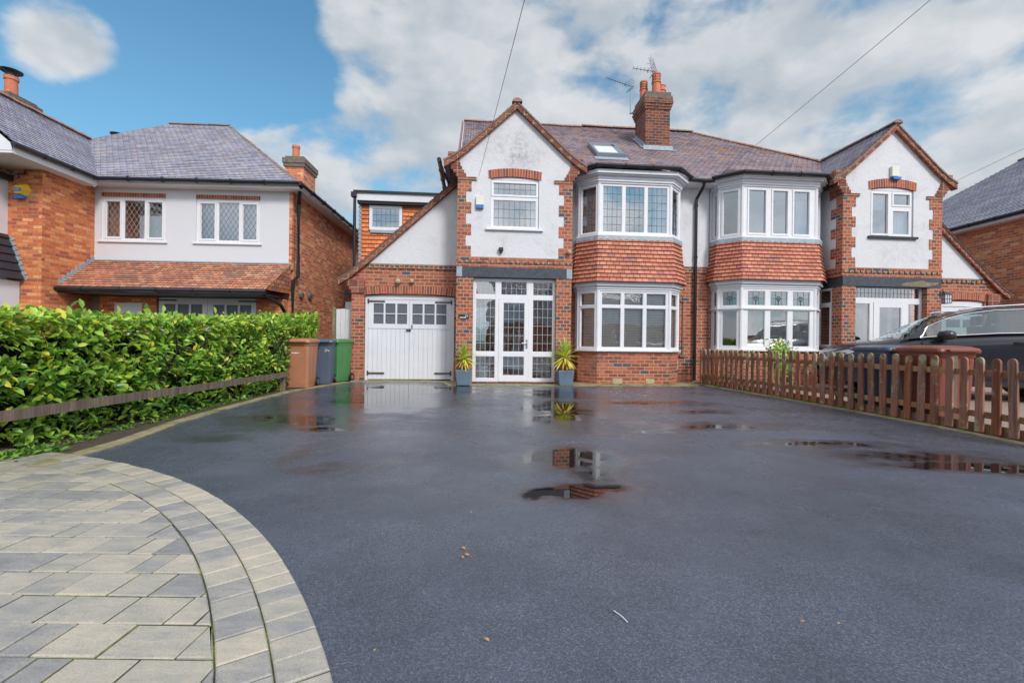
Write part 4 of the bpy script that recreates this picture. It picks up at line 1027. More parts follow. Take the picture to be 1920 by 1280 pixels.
# white corner bay at the frame edge
mb = MB(); mb.box(-8.9, -5.84, -1.75, -1.38, 0, 4.62); mb.build('corner_bay', 'white_paint', HL); mb = MB(); mb.box(-9.0, -5.72, -1.80, -1.38, 4.62, 4.74); mb.build('corner_bay_top', 'black_trim', HL)
mb = MB(); tiled(mb, [(-5.46, -1.42, 2.34), (-5.46, -2.15, 2.34), (-5.83, -1.78, 3.37), (-5.83, -1.42, 3.37)], .20, .03); tiled(mb, [(-6.9, -2.15, 2.34), (-5.46, -2.15, 2.34), (-5.83, -1.78, 3.37), (-6.9, -1.78, 3.37)], .20, .03); mb.build('canopy_roof', 'slate_plate', HL)
mb = MB()
for i in range(9):
    t = i/9; a = -5.44-.36*t; z = 2.33+1.02*t; mb.prism([(a-.05, z), (a+.02, z), (a+.09, z+.03), (a+.0, z+.10), (a-.07, z+.111)], -1.416, -1.402)
mb.build('lead_flashing', 'lead', HL)
mb = MB(); mb.box(-6.9, -5.55, -2.08, -1.41, 0, 2.30); mb.build('canopy_side', 'white_paint', HL)
# pent roof, garage front
mb = MB(); tiled(mb, [(-5.35, -1.02, 2.25), (-.18, -1.02, 2.25), (.0, -.01, 3.03), (-5.07, -.01, 3.03)], .105, .02); tiled(mb, [(-.18, -1.02, 2.25), (-.02, -.01, 2.25), (.0, -.01, 3.03)], .105, .02)
mb.build('pent_roof', 'tile_pent', HL)
mb = MB(); gutter(mb, [(-5.35, -1.06, 2.19), (-.15, -1.06, 2.19)]); mb.box(-5.30, -.2, -1.0, -.94, 2.10, 2.17); mb.build('pent_gutter', 'black_plastic', HL)
mb = MB(); mb.box(-5.07, -.1, -.94, .0, 2.10, 2.14); mb.build('pent_soffit', 'black_trim', HL)
mb = MB(); mb.box(-5.06, 0, -.03, -.012, 3.03, 3.07)
for i in range(9):
    n = -1.0+i*.11; z = 2.27+i*.086; mb.prism([(n, z-.02), (n+.11, z+.066), (n+.11, z+.15), (n+.02, z+.19), (n, z+.09)], -.016, -.003, Map(-5.08, 0, pi/2))
mb.build('lead_flashing', 'lead', HL)
for a_, b_ in ((-4.75, -3.34), (-.78, -.1)): mb = MB(); mb.box(a_, b_, -.22, 0, 0, 2.09); mb.build('garage_pier', 'brick_orange', HL)
mb = MB(); mb.box(-5.07, -4.75, -.1, .0, 0, 2.1); mb.build('porch_recess', 'room', HL)
mb = MB(); mb.box(-4.36, -3.68, -.245, -.221, .1, 1.93); mb.build('white_panel', 'white_paint', HL)
lf = [(-3.30, -2.07), (-2.06, -.82)]
for (l, r) in lf:
    cw = (r-l-.36)/3; ps = [(l+.13+i*(cw+.05), l+.13+i*(cw+.05)+cw, 1.58, 1.92) for i in range(3)]
    mb = MB(); mb.panel(l, r, 0, 2.085, -.18, -.12, ps); dr = mb.build('garage_door', 'white_paint', HL)
    g = MB()
    for p in ps: g.face([(p[0], -.15, p[2]), (p[1], -.15, p[2]), (p[1], -.15, p[3]), (p[0], -.15, p[3])])
    g.build('pane', 'glass_obscure', dr)
    h = MB(); a = l if l < -3 else r-.45; h.box(a, a+.45, -.195, -.181, 2.0, 2.035); h.build('hinge', 'iron', dr)
mb = MB(); m = Map(.0, 0, pi/2)
mb.lathe([(.07, 0), (.09, .03), (.09, .08), (.05, .1)], 0, 0, 12, 0, Matrix.Translation((.0, .55, 2.28)) @ Matrix.Rotation(pi/2, 4, 'Y')); mb.build('boiler_flue', 'metal_grey', HL); mb = MB(); mb.lathe([(.08, 0), (.1, .03), (.1, .08), (.05, .1)], 0, 0, 12, 0, Matrix.Translation((.0, 1.15, 2.32)) @ Matrix.Rotation(pi/2, 4, 'Y'))
mb.build('boiler_flue', 'metal_grey', HL)
# chimneys of the left house
def stack(par, x0, x1, y0, y1, z0, z1, pots, bm='brick_dark', cowl=False):
    c_ = MB(); c_.box(x0, x1, y0, y1, z0, z1); o = c_.build('chimney', bm, par)
    m_ = MB(); m_.box(x0-.05, x1+.05, y0-.05, y1+.05, z1, z1+.12); m_.box(x0-.08, x1+.08, y0-.08, y1+.08, z1+.12, z1+.30); m_.box(x0, x1, y0, y1, z1+.30, z1+.38); m_.build('corbelling', 'chimney_cap', o)
    for (x, y, h, r) in pots:
        p = MB(); p.lathe([(r, 0), (r*.92, h*.8), (r*1.08, h*.82), (r*1.08, h), (r*.8, h)], x, y, 14, z1+.38); po = p.build('chimney_pot', 'terracotta', o)
        if cowl:
            q = MB(); q.lathe([(r*.9, 0), (r*.9, .06)], x, y, 14, z1+.38+h); q.lathe([(r*1.6, .14), (r*1.7, .17), (r*.2, .24)], x, y, 14, z1+.38+h)
            for k in range(4): q.tube([(x+r*cos(k*pi/2), y+r*sin(k*pi/2), z1+.38+h), (x+r*1.3*cos(k*pi/2), y+r*1.3*sin(k*pi/2), z1+.55+h)], .012)
            q.build('cowl', 'black_plastic', po)
    return o
p = pt(-7.95, 16.6, 0); stack(HL, p[0]-.3, p[0]+.35, p[1]-.2, p[1]+.9, 5.9, 7.25, [(p[0]-.05, p[1]+.1, .48, .13)], 'brick_common')
p = pt(-14.6, 13.0, 0); stack(HL, p[0]-.6, p[0]+.35, p[1]-.2, p[1]+.6, 5.5, 7.55, [(p[0]+.1, p[1]+.1, .55, .15)], 'brick_dark', True)
p = pt(-14.15, 16.2, 0); stack(HL, p[0]-.3, p[0]+.3, p[1]-.2, p[1]+.6, 6, 7.5, [(p[0]+.02, p[1], .20, .13)], 'brick_dark', True)
# ------------------------------------------------------------------ right-hand house
HR = empty('brick_house', (16.0, 12.6, 0), 0, label='orange brick house with purple tiled roof at the right edge, beyond the dark car', cat='house')
mb = MB(); mb.box(0, 8.0, 0, 9.4, 0, 5.18); mb.build('wall', 'brick_common', HR)
e = 5.25
A_, B_, C_, D_ = (-.3, -.3, e), (8.3, -.3, e), (8.3, 9.7, e), (-.3, 9.7, e); T1, T2 = (4.2, 4.0, 8.5), (4.2, 5.6, 8.5)
mb = MB()
for poly in ([D_, A_, T1, T2], [A_, B_, T1], [B_, C_, T2, T1], [C_, D_, T2]): tiled(mb, poly)
mb.build('roof', 'tile_roof_grey', HR)
mb = MB(); ridge(mb, T1, T2); ridge(mb, A_, T1, .09, .3, .8); mb.build('ridge_tile', 'ridge_grey', HR)
mb = MB(); gutter(mb, [(-.35, -.3, e-.02), (-.35, 9.7, e-.02)]); mb.build('gutter', 'black_plastic', HR)
mb = MB(); mb.box(-.28, -.0, -.3, 9.6, 5.10, 5.19); mb.build('soffit', 'upvc', HR)
# ------------------------------------------------------------------ leaves
def leaf_mesh(name, base, dirs, nrm, ln, wd, tone, mat, parent=None, curl=.12, **k):
    n = len(base)
    dirs = dirs/np.linalg.norm(dirs, axis=1)[:, None]
    side = np.cross(dirs, nrm); side /= np.linalg.norm(side, axis=1)[:, None]+1e-9
    up = np.cross(side, dirs)
    prof = [(0, 0, 0), (.30, -.75, .10), (.66, -.85, .08), (1.0, 0, -curl), (.66, .85, .08), (.30, .75, .10), (.5, 0, 0)]
    V = np.zeros((n, 7, 3))
    for i, (l, w, h) in enumerate(prof):
        V[:, i] = base + dirs*(l*ln)[:, None] + side*(w*wd*.5)[:, None] + up*(h*wd*1.4 - curl*.5*l*l*ln)[:, None]
    me = bpy.data.meshes.new(name)
    idx = np.arange(n)[:, None]*7
    F = np.concatenate([idx+np.array([[0, 6, 3, 2, 1]]), idx+np.array([[0, 5, 4, 3, 6]])], 1).reshape(-1, 5)
    me.vertices.add(n*7); me.vertices.foreach_set('co', V.ravel())
    me.loops.add(n*10); me.loops.foreach_set('vertex_index', F.ravel())
    me.polygons.add(n*2); me.polygons.foreach_set('loop_start', np.arange(n*2)*5); me.polygons.foreach_set('loop_total', np.full(n*2, 5))
    me.update(calc_edges=True); me.validate()
    at = me.attributes.new('tone', 'FLOAT', 'FACE'); at.data.foreach_set('value', np.repeat(tone, 2).astype(np.float32))
    me.materials.append(MATS[mat]); me.shade_smooth()
    o = bpy.data.objects.new(name, me); C.objects.link(o)
    if parent: o.parent = parent
    return tag(o, **k)
rg = np.random.default_rng(3)
def vnoise(x, y, z, s):   # cheap smooth pseudo noise
    return (np.sin(x*s*1.7+np.sin(y*s*1.3)*2+z*s)+np.sin(y*s*2.1+np.cos(z*s*1.9)*1.7+1.3)+np.sin(z*s*2.7+x*s*.9+np.sin(y*s*3.1)))/3
# ------------------------------------------------------------------ laurel hedge
HG = empty('laurel_hedge', (-4.9, 7, 0), 0, label='long glossy green laurel hedge with yellowing leaves along the left edge of the drive', cat='hedge')
def hx(y): return -4.55-.028*(y-3.5)-.05*max(0, y-8.5) if not hasattr(y, 'shape') else -4.55-.028*(y-3.5)-.05*np.maximum(0, y-8.5)
def hz(y): return 1.25+.046*(y-3.9)-.075*(1-((y-7.2)/3.6)**2)
n = 26000
y = 2.4+rg.random(n)**1.25*9.0; f = rg.random(n)
z = np.where(f < .70, rg.random(n)**.9*hz(y), hz(y)); dep = np.where(f < .70, 0, rg.random(n)*.95)
dep = np.where(f > .93, .95, dep); z = np.where(f > .93, rg.random(n)*hz(y), z)
lump = vnoise(y, z, dep, 3.4)*.07+vnoise(y, z, dep, 9)*.035
top = (f >= .70) & (f <= .93)
inn = rg.random(n)**1.7*.22
x = hx(y)-dep + np.where(top, 0, np.where(f > .93, -(lump-inn), lump-inn)) + .05
zz = z + np.where(top, lump*.9-inn*.5, 0)
gap = vnoise(y*1.3, z*1.3, 0*z, 4.3)*.75+vnoise(z, y, 0*z, 11)*.45
hole = (gap > .20) & (z < hz(y)-.22) & (f < .7)
low = (z < .30) & (rg.random(n) < .35)
sh = rg.random(n) < .012
zz = np.where(sh & top, zz+rg.random(n)*.16, zz); x = np.where(sh & ~top, x+rg.random(n)*.12, x)
keep = ~(hole & (rg.random(n) < .88)) & ~low
base = np.stack([x+4.9, y-7, zz], 1)[keep]; top = top[keep]; m_ = len(base); bk = (f > .93)[keep]
out = np.where(bk, -1., 1.)
d = np.stack([np.where(top, rg.normal(0, .6, m_), out*(.55+rg.normal(0, .45, m_))), rg.normal(0, .65, m_), np.where(top, .8+rg.normal(0, .35, m_), .25+rg.normal(0, .55, m_))], 1)
nr = np.stack([out*(.5+rg.normal(0, .4, m_)), rg.normal(0, .4, m_), .9+rg.normal(0, .4, m_)], 1)
tone = np.clip(.36+rg.normal(0, .21, m_)+.10*vnoise(base[:, 1], base[:, 2], 0, 2.2)+.12*(base[:, 2]/1.5), 0, .86)
yel = rg.random(m_) < .035; tone[yel] = .88+rg.random(yel.sum())*.12
ln = .065+rg.random(m_)**1.3*.07; leaf_mesh('foliage', base, d, nr, ln, ln*.5, tone, 'leaf_laurel', HG)
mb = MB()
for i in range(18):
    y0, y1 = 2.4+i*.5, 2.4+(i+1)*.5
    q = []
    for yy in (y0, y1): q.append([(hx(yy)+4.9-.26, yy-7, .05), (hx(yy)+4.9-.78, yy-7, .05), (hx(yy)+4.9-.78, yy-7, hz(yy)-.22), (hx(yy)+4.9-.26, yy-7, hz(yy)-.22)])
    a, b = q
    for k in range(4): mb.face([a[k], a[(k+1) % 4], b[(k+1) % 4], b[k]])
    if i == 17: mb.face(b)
mb.build('shade_core', 'hedge_core', HG)  # plain box coloured near black, paints the shade seen through leaf gaps
for i in range(26):
    y0 = 2.9+i*.33+random.uniform(-.1, .1); p = [Vector((hx(y0)+4.9-.2, y0-7, 0))]
    dx, dy = random.uniform(-.05, .12), random.uniform(-.5, .5)
    for k in range(5): p.append(p[-1]+Vector((dx*.6+random.uniform(-.07, .07)+.02, dy*.3+random.uniform(-.12, .12), .22)))
    mb = MB(); mb.tube(p, .026, 7, r1=.009)
    for j in range(3):
        s_ = p[2+j]; e_ = s_+Vector((random.uniform(-.05, .2), random.uniform(-.4, .4), random.uniform(.0, .25))); mb.tube([s_, (s_+e_)/2+Vector((0, 0, .03)), e_], .012, 6, r1=.005)
    mb.build('branch', 'branch', HG)
# low timber rail in front of the hedge
RLF = empty('timber_rail', (-4.4, 6.5, 0), 0, label='weathered low wooden rail running in front of the laurel hedge', cat='rail')
mb = MB(); L0, L1 = Vector((-4.36, 2.6, 0)), Vector((-4.50, 9.25, 0)); m = Map(L0.x+4.4, L0.y-6.5, atan2(L1.y-L0.y, L1.x-L0.x))
mb.box(0, 3.28, .0, .035, .30, .395, m); mb.box(3.285, 6.6, .0, .035, .29, .385, m); mb.build('rail', 'rail_wood', RLF)
for a in (6.5,):
    mb = MB(); mb.box(a-.04, a+.04, .036, .11, 0, .38, m); mb.build('post', 'rail_wood', RLF)
# ------------------------------------------------------------------ side gate
GT = empty('side_gate', (-4.62, 12.0, 0), TH, label='tall pale boarded side gate between the hedge and the brick garage wall', cat='gate')
mb = MB()
for i in range(5): mb.box(-.02+i*.118, .092+i*.118, 0, .02+random.uniform(0, .004), .06, 1.85+.01*(i % 2))
mb.build('boards', 'gate_wood', GT)
mb = MB(); mb.box(-.12, -.03, -.02, .07, 0, 1.9); mb.build('gate_post', 'rail_wood', GT)
mb = MB(); mb.box(.02, .56, .022, .05, .3, .4); mb.box(.02, .56, .022, .05, 1.5, 1.6); mb.build('brace', 'gate_wood', GT)
mb = MB(); mb.prism([(.0, 2.30), (.62, 1.98), (.62, 2.10), (.0, 2.42)], .6, 2.2); mb.build('lean_to_verge', 'black_trim', GT); mb = MB(); mb.box(.02, .6, .7, .8, 1.9, 2.1); mb.build('lean_to_board', 'white_paint', GT)
# ------------------------------------------------------------------ wheelie bins
def bin_(x, y, rz, mat, label, group, marks=None):
    o = empty('wheelie_bin', (x, y, 0), rz, label=label, cat='bin', group=group)
    def ring(w, d, z, r=.05, yo=0):
        pts = []
        for cx, cy, a in ((w/2-r, -d/2+r, -90), (w/2-r, d/2-r, 0), (-w/2+r, d/2-r, 90), (-w/2+r, -d/2+r, 180)):
            for k in range(4): t = radians(a+k*30); pts.append((cx+r*cos(t), cy+r*sin(t)+yo, z))
        return pts
    def loft(mb, rs):
        b = len(mb.v); n = len(rs[0])
        for r in rs: mb.v += r
        for i in range(len(rs)-1):
            for k in range(n): mb.f.append((b+i*n+k, b+i*n+(k+1) % n, b+(i+1)*n+(k+1) % n, b+(i+1)*n+k))
        mb.f.append(tuple(b+k for k in reversed(range(n)))); mb.f.append(tuple(b+(len(rs)-1)*n+k for k in range(n)))
    mb = MB(); loft(mb, [ring(.46, .50, .015, .06, -.02), ring(.47, .52, .10, .06, -.02), ring(.475, .53, .11, .05, -.015), ring(.53, .63, .90, .05), ring(.545, .655, .91, .05), ring(.55, .67, .985, .05)])
    for xx in (-.17, .17): mb.hexa([(xx-.02, -.27, .15), (xx+.02, -.27, .15), (xx+.02, -.24, .15), (xx-.02, -.24, .15), (xx*1.1-.02, -.322, .88), (xx*1.1+.02, -.322, .88), (xx*1.1+.02, -.29, .88), (xx*1.1-.02, -.29, .88)])
    for s_ in (-1, 1):
        for yy in (-.1, .12): mb.hexa([(s_*.232-.012, yy-.03, .15), (s_*.232+.012, yy-.03, .15), (s_*.232+.012, yy+.03, .15), (s_*.232-.012, yy+.03, .15), (s_*.264-.012, yy*1.1-.03, .88), (s_*.264+.012, yy*1.1-.03, .88), (s_*.264+.012, yy*1.1+.03, .88), (s_*.264-.012, yy*1.1+.03, .88)])
    mb.build('body', mat, o, bevel=.006)
    mb = MB(); loft(mb, [ring(.585, .72, .965, .05, -.015), ring(.60, .735, .99, .06, -.015), ring(.59, .72, 1.025, .07, -.015), ring(.50, .60, 1.055, .08, .0), ring(.30, .35, 1.065, .1, .0)])
    mb.box(-.20, .20, -.43, -.37, .985, 1.015)
    mb.build('lid', mat, o, smooth=False, bevel=.005)
    mb = MB(); mb.tube([(-.24, .34, .97), (-.24, .44, 1.0), (.24, .44, 1.0), (.24, .34, .97)], .016); mb.build('handle', mat, o)
    for s_ in (-1, 1):
        mb = MB(); M_ = Matrix.Translation((s_*.255, .27, .10)) @ Matrix.Rotation(pi/2, 4, 'Y'); mb.lathe([(.06, -.028), (.098, -.026), (.10, -.02), (.10, .02), (.098, .026), (.06, .028)], 0, 0, 20, 0, M_); w = mb.build('wheel', 'rubber', o)
        mb = MB(); mb.lathe([(.058, -.032), (.058, .032)], 0, 0, 14, 0, M_); mb.build('hub', 'metal_grey', w)
    if marks: marks(o)
    return o
def text(body, size, loc, rot, mat, parent, name='lettering', ext=.001, align='CENTER'):
    cu = bpy.data.curves.new(name, 'FONT'); cu.body = body; cu.size = size; cu.extrude = ext; cu.align_x = align; cu.align_y = 'CENTER'
    cu.materials.append(MATS[mat]); o = bpy.data.objects.new(name, cu); C.objects.link(o); o.location = loc; o.rotation_euler = rot
    if parent: o.parent = parent
    bpy.context.view_layer.update(); me = bpy.data.meshes.new_from_object(o); nm_ = o.name; mo = bpy.data.objects.new('x', me); mo.location = loc; mo.rotation_euler = rot; mo.parent = parent; C.objects.link(mo); bpy.data.objects.remove(o); mo.name = name
    return mo
def mk1(o):
    mb = MB()
    for i, (w, h) in enumerate(((.03, .018), (.028, .026), (.034, .028), (.026, .026), (.03, .02))): mb.box(-.12+i*.037, -.12+i*.037+w, -.309, -.300, .755-h/2, .755+h/2)
    for i in range(7): mb.box(-.11+i*.026, -.11+i*.026+.019, -.296, -.287, .575, .590)
    mb.build('stamped_marking', 'print_white', o)
bg = 'wheelie bins beside the hedge'
bin_(-4.60, 9.95, radians(6), 'bin_brown', 'faded terracotta brown wheelie bin with pale stamped markings, nearest the hedge', bg, mk1)
bin_(-4.47, 10.72, radians(14), 'bin_grey', 'dark blue grey wheelie bin with small yellowed number, between the brown and green bins', bg, lambda o: text('24', .11, (.15, -.315, .80), (radians(83), 0, 0), 'print_yellow', o, 'bin_number'))
bin_(-4.40, 11.42, radians(-14), 'bin_green', 'bright green wheelie bin in front of the pale side gate', bg)
bg2 = 'wheelie bins behind the picket fence'
bin_(5.95, 6.40, radians(0), 'bin_red', 'dark red brown wheelie bin behind the picket fence beside the car', bg2)
bin_(5.93, 7.22, radians(3), 'bin_grey', 'slate blue wheelie bin behind the picket fence, partly hidden by the red brown bin', bg2)
# ------------------------------------------------------------------ planters and yuccas
def planter(x, y, rz, label):
    o = empty('planter', (x, y, .012), rz, label=label, cat='planter', group='woven planters either side of the porch')
    mb = MB(); b, t, h = .155, .19, .36
    mb.hexa([(-b, -b, 0), (b, -b, 0), (b, b, 0), (-b, b, 0), (-t, -t, h), (t, -t, h), (t, t, h), (-t, t, h)])
    mb.build('pot', 'planter_blue', o, bevel=.01)
    mb = MB()
    for s_ in range(4):   # raised basket weave
        R_ = Matrix.Rotation(s_*pi/2, 4, 'Z')
        for i in range(8):
            for j in range(7):
                z = .03+j*.046; w = b+(t-b)*z/h; xx = (-w+.02)+(2*w-.04)*(i+.5)/8; sgn = 1 if (i+j) % 2 else -1
                q = [(xx-.018, z+sgn*.010), (xx+.018, z-sgn*.010+.0), (xx+.018, z-sgn*.010+.014), (xx-.018, z+sgn*.010+.014)]
                f = [R_ @ Vector((a, -(b+(t-b)*zz/h)-.006, zz)) for a, zz in q]; g = [R_ @ Vector((a, -(b+(t-b)*zz/h)+.002, zz)) for a, zz in q]
                mb.face(f); 
                for k in range(4): mb.face([f[k], g[k], g[(k+1) % 4], f[(k+1) % 4]])
    mb.build('woven_pattern', 'planter_blue', o)
    mb = MB(); mb.box(-t+.015, t-.015, -t+.015, t-.015, h-.0, h+.012); mb.build('soil', 'soil', o)
    return o
def yucca(x, y, z, rz, sc, seed, label):
    o = empty('yucca_plant', (x, y, z), rz, label=label, cat='plant', group='yuccas in the porch planters')
    rr = random.Random(seed); mb = MB(); th = .26*sc
    mb.tube([(0, 0, -.05), (.01, 0, th*.5), (-.005, .01, th)], .026, 8, r1=.02); mb.tube([(.02, .02, -.05), (.05, .03, th*.5), (.03, .03, th*.85)], .015, 6); mb.build('trunk', 'trunk', o)
    mb = MB()
    for i in range(92):
        q = i/92; az = rr.uniform(0, 2*pi); el = radians(88-q*135+rr.uniform(-12, 12)); L = sc*rr.uniform(.24, .34)*(1.0 if q < .8 else .95); w = .017*sc
        p = Vector((0, 0, th-.10*q*sc)); dirv = Vector((cos(az)*cos(el), sin(az)*cos(el), sin(el))); side = Vector((-sin(az), cos(az), 0))
        tone = min(1, max(0, q*.75+rr.uniform(-.2, .2))) if q < .8 else rr.uniform(.7, 1)
        seg = 5; pr = None
        for k in range(seg+1):
            ww = w*(.55, 1, 1, .8, .5, .04)[k]; a, b = p-side*ww, p+side*ww; mid = p-Vector((0, 0, ww*.5))
            if pr: mb.face([pr[0], pr[2], mid, a], tone=tone); mb.face([pr[2], pr[1], b, mid], tone=tone)
            pr = (a, b, mid); dirv = (dirv+Vector((0, 0, -.10-.05*q))).normalized(); p = p+dirv*L/seg
    mb.build('foliage', 'leaf_yucca', o)
    return o
px1, py1, px2, py2 = -1.13, 10.78, 1.29, 11.02
planter(px1, py1, TH, 'blue grey woven planter left of the porch, by the garage doors'); planter(px2, py2, TH, 'blue grey woven planter right of the porch, by the bay window')
yucca(px1, py1, .39, 0, 1.15, 1, 'yellow green spiky yucca left of the porch by the garage doors'); yucca(px2, py2, .39, 1.2, 1.4, 5, 'taller yellow green spiky yucca right of the porch by the bay window')
# plant stand inside the porch
o = empty('potted_plant', (-.72, 11.62, .06), 0, label='leafy plant in a tall pale pot seen through the left pane of the porch', cat='plant')
mb = MB(); mb.lathe([(.09, 0), (.12, .3), (.13, .34), (.11, .34)], 0, 0, 16); mb.build('pot', 'curtain', o)
nn = 220; aa = rg.random(nn)*2*pi; hh = .35+rg.random(nn)*.95; rr_ = .22*rg.random(nn)
leaf_mesh('foliage', np.stack([rr_*np.cos(aa), rr_*np.sin(aa)*.5, hh], 1), np.stack([np.cos(aa), np.sin(aa), rg.normal(.3, .4, nn)], 1), np.stack([rg.normal(0, .3, nn), -.4+rg.normal(0, .3, nn), np.ones(nn)], 1), np.full(nn, .12), np.full(nn, .05), rg.random(nn)*.5, 'leaf_weed', o)
# ------------------------------------------------------------------ picket fence
FP = [(4.98, 12.05), (5.12, 10.9), (5.33, 9.1), (5.55, 7.2), (5.66, 5.9), (5.66, 4.2)]
PF = empty('picket_fence', (5.4, 8, 0), 0, label='reddish brown picket fence with mossy round tops along the right side of the drive', cat='fence')
cum = [0]
for a, b in zip(FP[:-1], FP[1:]): cum.append(cum[-1]+sqrt((b[0]-a[0])**2+(b[1]-a[1])**2))
def along(s_):
    for i in range(len(FP)-1):
        if s_ <= cum[i+1] or i == len(FP)-2:
            t = (s_-cum[i])/(cum[i+1]-cum[i]); a, b = FP[i], FP[i+1]
            return a[0]+(b[0]-a[0])*t-5.4, a[1]+(b[1]-a[1])*t-8, atan2(b[1]-a[1], b[0]-a[0])
s_ = .06; k = 0
while s_ < cum[-1]-.1:
    x, y, a = along(s_); mb = MB(); m = Map(x, y, a); h = .93+random.uniform(-.02, .015)-.02*(s_ < 3); w = .047; t = random.choice((0, 0, 1, -1))*random.uniform(.004, .03)
    prof = [(-w, .03), (w, .03)] + [(w*cos(q)*1.0+t, h-.05+.05*sin(q)) for q in [pi*j/6 for j in range(7)]]
    mb.prism(prof, -.012, .012, Map(x+.0, y, a)); 
    mb.build('picket', 'picket_wood', PF); s_ += .192; k += 1
for i in range(len(FP)-1):
    L = cum[i+1]-cum[i]; a, b = FP[i], FP[i+1]; m = Map(a[0]-5.4, a[1]-8, atan2(b[1]-a[1], b[0]-a[0]))
    mb = MB()
    for z in (.70, .20): mb.box(0, L, .0125, .05, z, z+.075, m)
    mb.build('rail', 'fence_rail', PF)
    mb = MB(); mb.box(0, L, .055, .08, .0, .125, m); mb.build('gravel_board', 'fence_rail', PF)
for s_ in (.05, 2.62, 4.35, 6.15, 7.8):
    x, y, a = along(s_); m = Map(x, y, a); mb = MB(); mb.box(-.04, .04, .051, .13, 0, .93, m); mb.build('post', 'rail_wood', PF)
# ------------------------------------------------------------------ shrub behind the fence
def shrub(x, y, h, r, n, label):
    o = empty('shrub', (x, y, 0), 0, label=label, cat='shrub')
    mb = MB(); B = []
    for i in range(9):
        a = random.uniform(0, 2*pi); e = Vector((r*cos(a)*.8, r*sin(a)*.8, h*random.uniform(.6, 1))); mb.tube([(0, 0, 0), e*.5+Vector((0, 0, .05)), e], .012, 6, r1=.004); B.append(e)
    mb.build('stem', 'trunk', o)
    bi = rg.integers(0, 9, n); t = .3+.7*rg.random(n)**.7; E_ = np.array([list(b) for b in B])
    base = E_[bi]*t[:, None]+rg.normal(0, .05, (n, 3))
    leaf_mesh('foliage', base, rg.normal(0, 1, (n, 3))+np.array([0, 0, .3]), rg.normal(0, .5, (n, 3))+np.array([0, 0, 1.]), np.full(n, .10), np.full(n, .05), np.clip(rg.normal(.5, .2, n), 0, .95), 'leaf_laurel', o)
shrub(6.05, 10.2, 1.15, .32, 420, 'leafy green shrub growing behind the fence below the stained glass bay'); shrub(6.55, 10.75, 1.28, .28, 420, 'upright green shrub between the car bonnet and the stained glass bay')
# ------------------------------------------------------------------ car
CR = empty('parked_car', (6.88, 9.81, 0), -.42, label='dark estate car parked nose to the left behind the picket fence', cat='car')
ip = np.interp
xs_ = [0, .05, .15, .4, .9, 1.15, 1.5, 2.5, 3.6, 4.1, 4.4, 4.5]
hw = lambda x: float(ip(x, xs_, [.50, .66, .77, .86, .91, .92, .925, .925, .92, .89, .80, .70]))
zc = lambda x: float(ip(x, xs_, [.66, .80, .90, .99, 1.07, 1.12, 1.14, 1.19, 1.24, 1.24, 1.12, .95]))
zsh = lambda x: float(ip(x, xs_, [.62, .75, .85, .93, 1.01, 1.06, 1.12, 1.18, 1.23, 1.23, 1.1, .92]))
def zbot(x):
    z = .25
    for c_ in (.88, 3.56):
        if abs(x-c_) < .39: z = max(z, .33+sqrt(.39**2-(x-c_)**2))
    return z
sts = sorted(set([0, .02, .05, .1] + [round(.15+i*.045, 3) for i in range(97)]))
mb = MB(); ringn = None
for x in sts:
    h, zt, zs_, zb = hw(x), zc(x), zsh(x), zbot(x)
    half = [(0, zt), (.55*h, zt-.012), (.86*h, (zt*.4+zs_*.6)), (.955*h, zs_-.03), (.985*h, zs_-.09), (.995*h, max(zs_-.22, zb+.03)), (1.0*h, max(.62, zb+.02)), (.985*h, max(.42, zb+.01)), (.965*h, zb)]
    ring = [(x, .925-y, z) for y, z in reversed(half)] + [(x, .925+y, z) for y, z in half[1:]]
    b = len(mb.v); mb.v += ring; nn = len(ring)
    if ringn is not None:
        for k in range(nn-1): mb.f.append((ringn+k, ringn+k+1, b+k+1, b+k))
    else: mb.f.append(tuple(b+k for k in range(nn)))
    ringn = b
mb.f.append(tuple(ringn+k for k in reversed(range(nn))))
body = mb.build('body', 'car_paint', CR, smooth=True)
zr = lambda x: float(ip(x, [1.10, 1.5, 1.8, 2.1, 2.5, 3.0, 3.6, 4.0, 4.42], [1.10, 1.36, 1.53, 1.63, 1.695, 1.71, 1.68, 1.60, 1.16]))
hc = lambda x: float(ip(x, [1.10, 1.5, 2.1, 3, 4.0, 4.42], [.86, .76, .66, .645, .63, .74]))
belt = lambda x: float(ip(x, [1.10, 1.5, 2.5, 4.4], [1.075, 1.125, 1.19, 1.23]))
def sp(x, t, s_, o=0):
    y = .905+(hc(x)-.905)*t; zt = zr(x)-.045
    b = min(belt(x), zt); return (x, .925-s_*(y+o), b+(zt-b)*t)
def strip(mb, x0, x1, t0, t1, s_, o=0, n=8):
    for i in range(n):
        a, b = x0+(x1-x0)*i/n, x0+(x1-x0)*(i+1)/n; q = lambda t, x: t(x) if callable(t) else t
        mb.face([sp(a, q(t0, a), s_, o), sp(b, q(t0, b), s_, o), sp(b, q(t1, b), s_, o), sp(a, q(t1, a), s_, o)])
mb = MB()
for s_ in (1, -1):
    strip(mb, 1.10, 1.50, 0, 1, s_, n=6); strip(mb, 1.50, 4.30, .90, 1.0, s_, n=28); strip(mb, 2.98, 3.08, .0, .90, s_); strip(mb, 4.02, 4.42, 0, 1, s_, n=6); strip(mb, 1.5, 4.02, 0, .03, s_, n=20)
N_ = 22
for i in range(N_):
    a, b = 1.92+(4.05-1.92)*i/N_, 1.92+(4.05-1.92)*(i+1)/N_
    for j in range(8):
        f = lambda x, v: (x, .925+hc(x)*v, zr(x)-.045+.045*(1-v*v))
        mb.face([f(a, -1+j/4), f(b, -1+j/4), f(b, -1+(j+1)/4), f(a, -1+(j+1)/4)])
mb.build('roof', 'car_paint', CR, smooth=True)
mb = MB()
